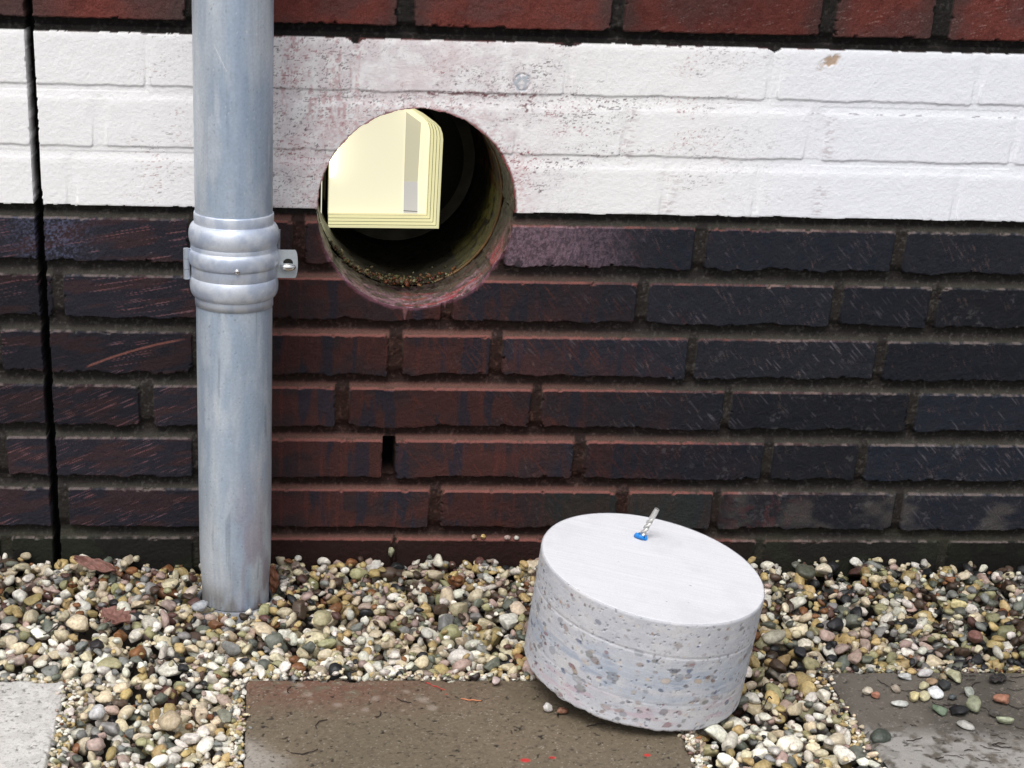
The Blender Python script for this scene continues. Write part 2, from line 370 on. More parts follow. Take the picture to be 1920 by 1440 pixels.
    C[:] = mix(C, rgb(130, 82, 75), topar * (.25 + .75 * ss(0, .6, wash + .35 * ss(.5, .7, n2))) * (X > -60) * (1 - ss(560, 760, X)) * .85)
    C[:] = mix(C, rgb(120, 108, 104), topar * ss(.4, .6, n2) * ((X <= -60) | (X > 560)) * .6)
    # slurry ring and runs below the bore
    rho = np.hypot(X - HX, Z - HZ); an = np.arctan2(Z - HZ, X - HX)
    lowr = ss(.1, .6, -np.sin(an)) * (1 - ss(.5, 4, rho - HR + 5 * (n2 - .5)))
    C[:] = np.where(paint[..., None], C, mix(C, rgb(118, 78, 90), lowr * .75))
    for dxp, wd, ln in ((-8, 4.2, 22), (36, 1.8, 10), (70, 2.2, 7)):
        ex = HX + dxp; ez = HZ - math.sqrt(HR ** 2 - dxp ** 2)
        run = (1 - ss(wd * .6, wd, np.abs(X - ex) + .2 * (ez - Z))) * (Z < ez) * (1 - ss(ln - 2, ln, ez - Z)) * (1 - paint)
        C[:] = mix(C, rgb(118, 82, 84), run * .8); H += run * 1.0
    # paint
    pw = np.zeros(X.shape + (3,)) + rgb(239, 238, 238)
    pw = mix(pw, rgb(234, 236, 242), ss(420, 640, X))
    zone = ss(-80, 10, X) * (1 - ss(200, 380, X + 60 * (n1 - .5)))          # worn, pinkish
    pw = mix(pw, rgb(210, 199, 202), zone * (.3 + .7 * ss(.3, .65, n2)) * .7)
    pw = mix(pw, rgb(215, 196, 197), zone * ss(.5, .75, n1) * .3)
    # crackle: thin ridges
    wx = 3 * (n2 - .5); wz = 3 * (n1 - .5)
    rid = np.abs(fbm((X + 10 * wx) / 9, (Z + 6 * wz) / 2.6, 2, 4) - .5)
    rid2 = np.abs(fbm((X + 8 * wz) / 5, (Z + 8 * wx) / 4.5, 5, 4) - .5)
    brk = ss(.46, .60, fbm(X / 7, Z / 5, 1, 3))
    crack = np.maximum(1 - ss(.006, .022, rid), (1 - ss(.006, .020, rid2)) * .9) * (.3 + .7 * brk)
    chip = ss(.68, .74, fbm(X / 3.6, Z / 1.1, 5, 3))
    cz = np.clip(ss(-60, 15, X) * (1 - ss(110, 420, X + 60 * (n1 - .5))) * 1.3, 0, 1) * ss(.30, .55, fbm(X / 45, Z / 30, 6, 3) + .14 * (1 - ss(60, 130, X)))
    cz = cz * (1 - .6 * ss(545, 560, Z) * ss(100, 140, X))
    z2 = ss(220, 260, X) * (1 - ss(380, 640, X)) * ss(.48, .60, fbm(X / 60, Z / 16, 4, 3))
    lz = np.exp(-((X + 105) / 35) ** 2) * ss(.45, .6, n1 + .1) * .6
    dk = mix(np.zeros(X.shape + (3,)) + rgb(92, 74, 80), rgb(140, 58, 66), ss(.50, .58, n1))
    pw = mix(pw, dk, np.clip(crack * cz * 1.0 + crack * z2 * .5 + chip * (cz * .7 + z2 * .8 + lz), 0, 1) * .9)
    dust = ss(.56, .70, fbm(X / 7, Z / 50, 3, 3)) * ss(5, 20, X) * (1 - ss(90, 130, X)) * ss(470, 500, Z)
    pw = mix(pw, rgb(176, 128, 132), dust * ss(.45, .62, n3) * .6)
    halo = (1 - ss(2, 34, rho - HR + 18 * (n2 - .5))); pw = mix(pw, rgb(196, 158, 160), halo * ss(.45, .65, fbm(X / 4, Z / 2.5, 1, 3)) * .45)
    # bare strips at head joints of half bricks
    for xa, za, zb_ in ((385.5, 458, 516), (435, 408, 452), (602, 466, 512), (600, 408, 440)):
        st_ = np.exp(-((X - xa - 6) / 8) ** 2) * (Z > za) * (Z < zb_) * ss(.5, .66, fbm(X / 6, Z / 1.6, 7, 3))
        pw = mix(pw, rgb(175, 160, 163), np.clip(st_, 0, 1) * .55)
    # red and dark cracks under the upper painted course
    zl = 527.5 + 1.5 * (fbm(X / 10, Z * 0, 6, 3) - .5) * 2
    cl = (1 - ss(.2, 1.0, np.abs(D - .1))) * (UP < .2) * (KIND == 'W') * (Z > 420)
    gate = ss(.40, .6, fbm(X / 22, Z * 0 + 2, 1, 3))
    pw = mix(pw, rgb(140, 136, 140), cl * gate * .3)
    cl2 = (1 - ss(.3, 3.6, np.abs(Z - zl + 2.5 * (n2 - .5)))) * ss(.42, .56, fbm(X / 3.2, Z / 1.6, 4, 3)) * ss(150, 175, X) * (1 - ss(285, 300, X))
    pw = mix(pw, rgb(112, 50, 54), cl2 * .85)
    cl3 = (1 - ss(1.0, 6.0, np.abs(X - (281 + 5 * (n2 - .5) * 4)))) * ss(.46, .56, fbm(X / 3, Z / 1.8, 6, 3)) * (Z > 508) * (Z < 527)
    pw = mix(pw, rgb(100, 40, 46), cl3 * .8)
    zl3 = 515.8 + 1.2 * (fbm(X / 9, Z * 0 + 15, 4, 3) - .5) * 2
    pw = mix(pw, rgb(96, 90, 92), (1 - ss(.2, .9, np.abs(Z - zl3))) * ss(.55, .66, fbm(X / 9, Z * 0 + 19, 1, 3)) * ss(300, 380, X) * .75)
    # filled plug
    pr = np.hypot(X - 273.5, Z - 540.5)
    pl_ = (1 - ss(8.5, 10.5, pr + 3 * (n3 - .5)))
    pw = mix(pw, rgb(178, 184, 192), pl_ * ss(.42, .58, fbm(X / 3.2, Z / 3.2, 5, 3)) * ss(1, 4, pr))
    H += np.where(paint, -.8 * (ss(6.5, 8, pr) * (1 - ss(8.5, 10, pr))), 0)
    # tan scab top right
    sb = (1 - ss(6, 10, np.hypot((X - 596) * .8 - (Z - 568) * .5, (Z - 568) + (X - 596) * -.15) + 9 * (n2 - .5))) * ss(.42, .55, n2)
    pw = mix(pw, rgb(176, 148, 122), np.clip(sb, 0, 1) * .9); H += np.where(paint, -.7 * sb, 0)
    # raw edge beside the bore
    hred = (1 - ss(.8, 3.2, rho - HR - 2 * (n3 - .5))) * ss(-1.6, -.2, an) * (1 - ss(.6, 1.4, an))
    pw = mix(pw, rgb(96, 44, 42), hred)
    hred2 = (1 - ss(.3, 1.8, rho - HR - 1.5 * (n3 - .5)))
    pw = mix(pw, rgb(140, 70, 72), hred2 * .8)
    C = np.where(paint[..., None], pw, C)
    # movement joint
    xj = PX_EXP + 1.1 * (fbm(X * 0 + 3, Z / 50, 2, 3) - .5) * 2
    jw = 4.0 + 1.1 * (fbm(X * 0 + 9, Z / 7, 3, 3) - .5) * 2
    jm = 1 - ss(-.4, .5, np.abs(X - xj) - jw)
    H = H * (1 - jm) - 40 * jm
    C = mix(C, rgb(16, 15, 15), jm)
    paint &= (jm < .5)
    # weep hole
    wd = np.maximum(np.abs(X - 148.5) - 6.6, np.abs(Z - 126) - 21.5) + 2 * ef2
    wm = 1 - ss(-.5, .5, wd)
    H = H * (1 - wm) - 50 * wm; C = mix(C, rgb(9, 9, 9), wm)

    # ---------------- bore: snap the rim, drop the disc
    rim = HR + 1.2 * (fbm(np.cos(an) * 12 + 5, np.sin(an) * 12, 2, 3) - .5) * 2 + np.where(Z > 405, .9, .25) * (fbm(np.cos(an) * 60, np.sin(an) * 60, 4, 2) - .5) * 2
    ins = rho < rim - 1.0
    snap = (rho < rim) & ~ins
    sc_ = np.where(snap, rim / np.maximum(rho, 1e-3), 1)
    Xs = HX + (X - HX) * sc_; Zs = HZ + (Z - HZ) * sc_
    V = np.stack([Xs, -H, Zs], -1).reshape(-1, 3) / 1000
    Cf = np.clip(C, 0, 1).reshape(-1, 3)
    F = grid_faces(nx, nz)
    ki = ~ins.ravel()[F].any(1)
    F = F[ki]
    pf = paint.ravel()[F].sum(1) >= 3
    root = empty('brick_wall', (0, 0, 0))
    tag(root, 'dark brick garden wall with a white painted band and a round bored hole', 'wall')
    v, c, f = compact(V, Cf, F[~pf]); mesh_np('brickwork', v, f, c, mat=M_BRICK, parent=root)
    v, c, f = compact(V, Cf, F[pf]); o = mesh_np('painted_band', v, f, c, mat=M_PAINT, parent=root); o['label'] = 'rough white painted band three courses high'
    # closed body behind the face
    x0, x1, z0, z1, yb = -1.1, xs[-1] / 1000, -.08, zs[-1] / 1000, .62
    VV = np.array([(x0, .003, z0), (x1, .003, z0), (x1, .003, z1), (x0, .003, z1), (x0, yb, z0), (x1, yb, z0), (x1, yb, z1), (x0, yb, z1)])
    FF = np.array([(0, 4, 5, 1), (1, 5, 6, 2), (2, 6, 7, 3), (3, 7, 4, 0), (4, 7, 6, 5)])
    mesh_np('wall_body', VV, FF, smooth=False, mat=mat_plain('inner_block', (.03, .03, .03), .9), parent=root)
    # bore lining through the brick
    th = np.linspace(0, 2 * math.pi, 720, endpoint=False); dd = np.concatenate([[0], np.linspace(.6, 100, 60)])
    ct, st2 = np.cos(th), np.sin(th)
    rimt = HR + 1.2 * (fbm(ct * 12 + 5, st2 * 12, 2, 3) - .5) * 2 + np.where(st2 > 0, .9, .25) * (fbm(ct * 60, st2 * 60, 4, 2) - .5) * 2
    ii = np.clip(np.searchsorted(xs, HX + ct * (rimt + 1)), 0, nx - 1); jj = np.clip(np.searchsorted(zs, HZ + st2 * (rimt + 1)), 0, nz - 1)
    y0 = np.clip(-H[ii, jj] + .1, -2, 12)
    TH, DD = np.meshgrid(th, dd, indexing='ij')
    nn = fbm(TH * 14, DD / 7, 3, 4); nl = fbm(TH * 4, DD / 20, 5, 3)
    rr = rimt[:, None] * (1 - ss(0, 4, DD)) + (HR - .3) * ss(0, 4, DD) + 2.6 * (nn - .5) * ss(0, 3, DD) + .4 * (DD < .5)
    rr[:, 0] = rimt + .3
    yy = np.maximum(y0[:, None], DD); yy[:, 0] = y0
    low = ss(-.05, -.6, 0 * TH) + ss(.0, .55, -np.sin(TH))
    Cb = mix(np.zeros(TH.shape + (3,)) + rgb(72, 32, 28), rgb(34, 18, 16), ss(.35, .65, nn))
    Cb = mix(Cb, mix(np.zeros(TH.shape + (3,)) + rgb(134, 92, 108), rgb(66, 44, 50), ss(.35, .65, nn)), np.clip(low, 0, 1))
    Cb = mix(Cb, rgb(150, 32, 52), ss(.50, .58, fbm(TH * 3, DD / 9, 6, 3)) * np.clip(low, 0, 1) * (TH > 4.6) * ss(4, 10, DD) * .85)
    Cb = mix(Cb, rgb(190, 165, 172), ss(.66, .74, fbm(TH * 60, DD / 2, 1, 3)) * low * .6)
    jn = (1 - ss(4, 7, np.abs(DD * 0 + HZ + np.sin(TH) * HR - 398.5))) + (1 - ss(4, 7, np.abs(DD * 0 + HZ + np.sin(TH) * HR - 338)))
    Cb = mix(Cb, rgb(40, 36, 33), np.clip(jn, 0, 1) * .7); rr = rr + 1.0 * np.clip(jn, 0, 1) * ss(2, 6, DD)
    Cb = mix(Cb, rgb(16, 12, 11), ss(.55, .7, fbm(TH * 12, DD / 9, 4, 4)) * .7)
    Cb = mix(Cb, rgb(110, 84, 44), ss(.62, .70, fbm(TH * 9, DD / 14, 7, 4)) * ss(20, 50, DD) * .6)
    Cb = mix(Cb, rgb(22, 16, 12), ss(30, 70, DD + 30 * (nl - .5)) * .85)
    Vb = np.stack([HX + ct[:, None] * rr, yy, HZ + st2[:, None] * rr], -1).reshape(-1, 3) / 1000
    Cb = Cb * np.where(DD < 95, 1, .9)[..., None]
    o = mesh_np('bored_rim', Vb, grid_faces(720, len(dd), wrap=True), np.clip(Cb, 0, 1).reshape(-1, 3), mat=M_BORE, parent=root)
    o['label'] = 'cut edge of the bored hole smeared with mauve slurry'
    return root
WALL = build_wall()

# ------------------------------------------------------------------ liner tube, lit window and rubble inside the bore
def build_bore():
    root = empty('liner_pipe', (HX / 1000, .1, HZ / 1000))
    tag(root, 'dark stained round liner pipe deep inside the bored hole', 'pipe')
    th = np.linspace(0, 2 * math.pi, 400, endpoint=False); yy = np.concatenate([[99.0], np.linspace(101, 400, 110)])
    TH, Y = np.meshgrid(th, yy, indexing='ij')
    n = fbm(TH * 5, Y / 60, 1, 4); m = fbm(TH * 14, Y / 14, 2, 4)
    r = 104.8 - .25 * np.sin(Y / 4.0) + .8 * (m - .5)
    ex, ez, ey = HX / 1000, HZ / 1000, .1
    V = np.stack([np.cos(TH) * r / 1000, Y / 1000 - ey, np.sin(TH) * r / 1000], -1).reshape(-1, 3)
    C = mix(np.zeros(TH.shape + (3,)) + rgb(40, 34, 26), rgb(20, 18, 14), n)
    right = ss(.3, .8, np.cos(TH))
    C = mix(C, rgb(120, 114, 56), right * ((TH > 5.35) | (TH < .12)) * ss(.40, .52, m + .08) * (1 - ss(170, 240, Y)) * .85)
    C = mix(C, rgb(96, 60, 32), right * (TH < 1.1) * ss(.46, .56, m) * .85)
    C = mix(C, rgb(32, 30, 18), ss(.1, .6, -np.sin(TH)) * ss(.45, .65, n) * .6)
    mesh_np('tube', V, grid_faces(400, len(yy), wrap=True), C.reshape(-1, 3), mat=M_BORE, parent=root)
    # thin tan lip of the liner
    r0, r1 = .1042, .1062
    pts = []
    for a in np.linspace(-1.25, .75, 90):
        for rr, y in ((r0, -.0035), (r1, -.0035), (r1, .003), (r0, .003)): pts.append((math.cos(a) * rr, y, math.sin(a) * rr))
    F = [(i * 4 + k, i * 4 + (k + 1) % 4, i * 4 + 4 + (k + 1) % 4, i * 4 + 4 + k) for i in range(89) for k in range(4)]
    mesh_np('lip', np.array(pts), np.array(F), mat=mat_plain('tan_lip', rgb(120, 88, 46), .45, var=.4, vscale=60), parent=root)
    # back ring
    for nm, ro, ri, y, m_ in (('back_ring', .1010, .0870, .22, mat_plain('ring_grey', rgb(84, 80, 66), .8, var=.35, vscale=40)), ('end_plate', .1046, .001, .3, M_BLACK)):
        P = [(math.cos(a) * rr, y, math.sin(a) * rr) for a in np.linspace(0, 2 * math.pi, 96, endpoint=False) for rr in (ro, ri)]
        F = [(2 * i, 2 * i + 1, 2 * ((i + 1) % 96) + 1, 2 * ((i + 1) % 96)) for i in range(96)]
        mesh_np(nm, np.array(P), np.array(F), mat=m_, parent=root, smooth=False)

    # lit window: stepped cream reveal, room wall, grey post, all glowing by themselves
    win = empty('lit_window', (.148, .2, .345)); tag(win, 'bright cream interior seen through a stepped window reveal inside the bored hole', 'window')
    ox, oy, oz = .148, .2, .345
    outline = [(.0815, .3445), (.2148, .3455), (.2150, .4500), (.2140, .4570), (.2112, .4640), (.2055, .4695), (.1900, .4800), (.1800, .4848), (.1700, .4862), (.0815, .4862)]
    outline = np.array(outline)
    def step(k):
        o = outline.copy(); c = np.array([.07, .50])
        o[:, 0] = c[0] + (o[:, 0] - c[0]) * (1 - .0235 * k); o[:, 1] = c[1] + (o[:, 1] - c[1]) * (1 - .0200 * k)
        o[0, 0] = o[-1, 0] = .0815
        return o
    def ring(name, A, B, ya, yb, mat):
        n_ = len(A); V = [(a[0] - ox, ya - oy, a[1] - oz) for a in A] + [(b[0] - ox, yb - oy, b[1] - oz) for b in B]
        F = [(i, (i + 1) % n_, n_ + (i + 1) % n_, n_ + i) for i in range(n_)]
        return mesh_np(name, np.array(V), np.array(F), mat=mat, parent=win, smooth=False)
    for k in range(4):
        y = .2 + .004 * k
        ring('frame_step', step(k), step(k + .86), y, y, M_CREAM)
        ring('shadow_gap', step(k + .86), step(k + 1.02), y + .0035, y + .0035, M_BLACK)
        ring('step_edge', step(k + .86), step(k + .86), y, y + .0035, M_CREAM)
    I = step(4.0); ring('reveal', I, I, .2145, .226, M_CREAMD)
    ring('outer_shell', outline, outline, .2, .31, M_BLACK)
    def quad(name, P, mat):
        mesh_np(name, np.array(P) - np.array([ox, oy, oz]), np.array([(0, 1, 2, 3)]), smooth=False, mat=mat, parent=win)
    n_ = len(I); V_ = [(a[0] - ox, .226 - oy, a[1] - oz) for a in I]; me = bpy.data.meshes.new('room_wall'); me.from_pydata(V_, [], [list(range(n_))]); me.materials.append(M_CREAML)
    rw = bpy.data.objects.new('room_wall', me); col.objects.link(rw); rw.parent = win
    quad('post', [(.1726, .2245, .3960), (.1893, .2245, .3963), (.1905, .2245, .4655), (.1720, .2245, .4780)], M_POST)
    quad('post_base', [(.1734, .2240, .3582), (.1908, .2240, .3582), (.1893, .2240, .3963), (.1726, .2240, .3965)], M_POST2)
    quad('dark_line', [(.1733, .2232, .3610), (.1815, .2232, .3602), (.1905, .2232, .3612), (.1905, .2232, .3620), (.1815, .2232, .3610), (.1733, .2232, .3618)][:1] + [(.1905, .2232, .3604), (.1905, .2232, .3612), (.1733, .2232, .3620)], M_GREYPL)
    quad('hidden_glow_panel', [(.0835, .2155, .40), (.0835, .2255, .40), (.0835, .2255, .475), (.0835, .2155, .475)], M_ADDED_GLOW)  # added unseen emitter, brightens the room wall from its left side
    sv = mesh_np('light_slit', np.array([(.0722, .199, .350), (.0734, .199, .350), (.0734, .199, .412), (.0722, .199, .412)]) - np.array([ox, oy, oz]), np.array([(0, 1, 2, 3)]), smooth=False, parent=win, mat=M_CREAML)  # glowing strip standing for light that leaks past the frame
build_bore()

# ------------------------------------------------------------------ pebble prototypes
def ico(sub):
    import bmesh
    bm = bmesh.new(); bmesh.ops.create_icosphere(bm, subdivisions=sub, radius=1)
    V = np.array([v.co[:] for v in bm.verts]); F = np.array([[v.index for v in f.verts] for f in bm.faces]); bm.free(); return V, F
ICO = {s: ico(s) for s in (1, 2, 3, 4)}
def shape(sub, seed, angular):
    V, F = ICO[sub]; r = np.random.RandomState(seed); V = V.copy()
    for _ in range(3):
        d = r.normal(size=3); d /= np.linalg.norm(d); V *= (1 + .13 * np.sin((V @ d) * r.uniform(1.5, 3.5) + r.uniform(0, 6)))[:, None]
    for _ in range(int(4 + 8 * angular)):
        d = r.normal(size=3); d /= np.linalg.norm(d); h = r.uniform(.55, .9); k = V @ d
        over = np.clip(k - h, 0, None); V -= (over * (.97 if angular > .5 else .8))[:, None] * d
    if sub >= 2:
        nv = 0
        for q_ in range(3):
            d = r.normal(size=3) * 3.2; nv = nv + .022 * np.sin(V @ d * 2 + r.uniform(0, 6))
        V *= (1 + nv)[:, None]
    m = np.abs(V).max(0); return V / m, F
PROTO = {s: [shape(s, 100 + i, [.3, .7, 1.0, .8][i % 4]) for i in range(28)] for s in (1, 2, 3)}
PAL = np.array([rgb(234, 229, 215), rgb(218, 204, 174), rgb(192, 168, 116), rgb(188, 164, 152), rgb(142, 96, 62), rgb(146, 146, 142), rgb(112, 116, 104), rgb(44, 44, 46), rgb(84, 68, 56), rgb(168, 164, 124), rgb(104, 74, 66)])
W_FRONT = np.array([.36, .25, .10, .06, .02, .06, .06, .02, .02, .05, .01])
W_BACKL = np.array([.18, .20, .14, .11, .04, .05, .05, .05, .09, .05, .05])
W_BACKR = np.array([.15, .16, .12, .07, .03, .06, .08, .12, .12, .07, .03])
def rotm(r, tilt=.45):
    a = r.uniform(0, 2 * math.pi); ca, sa = math.cos(a), math.sin(a)
    tx, ty = r.normal(0, tilt * .6), r.normal(0, tilt * .6)
    Rz = np.array([[ca, -sa, 0], [sa, ca, 0], [0, 0, 1]])
    Rx = np.array([[1, 0, 0], [0, math.cos(tx), -math.sin(tx)], [0, math.sin(tx), math.cos(tx)]])
    Ry = np.array([[math.cos(ty), 0, math.sin(ty)], [0, 1, 0], [-math.sin(ty), 0, math.cos(ty)]])
    return Rx @ Ry @ Rz
def pcolor(V, base, r):
    """mottled albedo for one stone"""
    d = r.normal(size=3) * 1.6; d2 = r.normal(size=3) * 4
    t = .5 + .5 * np.sin(V @ d + r.uniform(0, 6)) ; t2 = .5 + .5 * np.sin(V @ d2 + 2 * np.sin(V @ d * 2))
    alt = base * r.uniform(.5, 1.1) * np.array([1.0, r.uniform(.84, 1.0), r.uniform(.62, 1.0)])
    c = base[None] * (1 - .4 * t[:, None] * r.rand()) ; c = c * (1 - .5 * t2[:, None] * .6 * r.rand()) + alt[None] * (.5 * t2[:, None] * .6 * r.rand() * .8)
    return np.clip(c, 0, .9)

# core geometry needed for the gravel too
CT = np.array([.3804, -.3257, .1342]); CB = np.array([.3727, -.3188, .0190]); CN = np.array([.1207, -.0905, 1.0]); CN /= np.linalg.norm(CN); CR = .109
PIPE = (-.0252, -.093)
SLABS = [(-.596, -.186, -.907, -.307), (-.0105, .4015, -.906, -.306), (.580, .990, -.890, -.290)]

def build_gravel():
    r = np.random.RandomState(42)
    x0, x1, y0, y1, g = -.62, 1.30, -.80, .009, .0015
    nx, ny = int((x1 - x0) / g) + 1, int((y1 - y0) / g) + 1
    gx = x0 + np.arange(nx) * g; gy = y0 + np.arange(ny) * g
    GX, GY = np.meshgrid(gx, gy, indexing='ij')
    target = -.0065 + .0065 * ss(-.30, -.03, GY) + .004 * (fbm(GX / .06, GY / .06, 3, 3) - .5) * 2
    target += .004 * np.exp(-((GX - .05) / .12) ** 2 - ((GY + .29) / .03) ** 2)
    H = np.full_like(GX, -.027)
    slab = np.zeros_like(GX, bool)
    for a, b, c, d in SLABS: slab |= (GX > a) & (GX < b) & (GY > c) & (GY < d)
    H[slab] = .0
    H[(GY > -.0005)] = .08
    pipe = np.hypot(GX - PIPE[0], GY - PIPE[1]) < .0395
    H[pipe] = .2
    H[(np.hypot(GX - PIPE[0], GY - PIPE[1]) < .045) & (GY < PIPE[1] - .028) & ~pipe] = .004
    # underside of the core as a ceiling
    ceil_ = np.full_like(GX, 9.0)
    dc = np.hypot(GX - CB[0], GY - CB[1]); m = dc < CR + .001
    ceil_[m] = (CB[2] - ((GX - CB[0]) * CN[0] + (GY - CB[1]) * CN[1]) / CN[2])[m]
    # walls of the core body: keep stones out of the cylinder
    def attempt(px, py, a, b, c, ang, over):
        nonlocal H
        R_ = max(a, b); i0, i1 = int((px - R_ - x0) / g), int((px + R_ - x0) / g) + 2; j0, j1 = int((py - R_ - y0) / g), int((py + R_ - y0) / g) + 2
        if i0 < 0 or j0 < 0 or i1 > nx or j1 > ny: return None
        dx = GX[i0:i1, j0:j1] - px; dy = GY[i0:i1, j0:j1] - py; ca, sa = math.cos(ang), math.sin(ang)
        u = (dx * ca + dy * sa) / a; v = (-dx * sa + dy * ca) / b; q = u * u + v * v; ins = q < .96
        if not ins.any(): return None
        s = np.sqrt(np.clip(1 - q, 0, 1)) * c
        h = H[i0:i1, j0:j1]
        zc = (h + s)[ins].max() - .30 * c
        top = zc + s
        tg = target[i0:i1, j0:j1][ins].mean()
        if zc + c > tg + over: return None
        if (top > ceil_[i0:i1, j0:j1])[ins].any(): return None
        H[i0:i1, j0:j1] = np.where(ins, np.maximum(h, top), h)
        return zc
    out = []
    def size(py_):
        a = float(np.clip(r.lognormal(math.log(.0074 if py_ < -.12 else .0064), .36), .0038, .0160)); return a, a * r.uniform(.55, .92), a * r.uniform(.42, .72)
    NT = 46000
    PXs = r.uniform(x0 + .01, x1 - .01, NT); PYs = r.uniform(y0 + .01, -.004, NT)
    for k in range(NT):
        px, py = PXs[k], PYs[k]
        if k > 39000:
            sb = SLABS[r.randint(3)]; e_ = r.randint(3)
            px = (sb[0] - .006 if e_ == 0 else sb[1] + .006 if e_ == 1 else r.uniform(sb[0], sb[1])) + r.normal(0, .004); py = sb[3] + .006 + r.normal(0, .004) if e_ == 2 else r.uniform(-.52, sb[3])
            if not (x0 + .02 < px < x1 - .02): continue
        if r.rand() < .35 and not (-.35 < px < 1.02 and py > -.52): continue
        a, b, c = size(py)
        if k > 26000: q_ = .7 if k < 32000 else .5; a *= q_; b *= q_; c *= q_
        ang = r.uniform(0, math.pi)
        zc = attempt(px, py, a, b, c, ang, .0065 if k < 26000 else (.0055 if k < 39000 else .0085))
        if zc is None: continue
        out.append((px, py, zc, a, b, c, ang))
    VV, FF, CC, off = [], [], [], 0
    for (px, py, zc, a, b, c, ang) in out:
        infr = (-.33 < px < .98) and py > -.5
        big = infr and a > .0078
        V, F = PROTO[3 if big else (2 if infr else 1)][r.randint(28)]
        ca, sa = math.cos(ang), math.sin(ang); tx, ty = r.normal(0, .34), r.normal(0, .34)
        P = V * np.array([a, b, c]) * 1.06
        Rz = np.array([[ca, -sa, 0], [sa, ca, 0], [0, 0, 1]])
        Rt = np.array([[1, 0, ty], [0, 1, -tx], [-ty, tx, 1]])
        P = P @ Rz.T @ Rt.T + np.array([px, py, zc])
        t = float(ss(-.26, -.10, py + .03 * r.normal())); rt = float(ss(.42, .56, px + .05 * r.normal()))
        tr = float(ss(-.42, -.30, py + .03 * r.normal()))
        wgt = W_FRONT * (1 - t) + W_BACKL * t
        wr = W_FRONT * (1 - tr) + W_BACKR * tr
        wgt = wgt * (1 - rt) + wr * rt
        base = PAL[r.choice(len(PAL), p=wgt / wgt.sum())] * r.uniform(.72, 1.12) * r.uniform(.96, 1.03, 3)
        base = base * (1 - .18 * max(t * .9, tr * rt))
        VV.append(P); CC.append(pcolor(V, base, r)); FF.append(F + off); off += len(V)
    V = np.concatenate(VV); F = np.concatenate(FF); C = np.concatenate(CC)
    print('gravel stones', len(out), 'verts', len(V))
    o = mesh_np('gravel', V, F, C, mat=M_PEB, k=3)
    tag(o, 'loose cream, tan and dark rounded gravel along the foot of the wall', 'gravel', kind='stuff')
build_gravel()

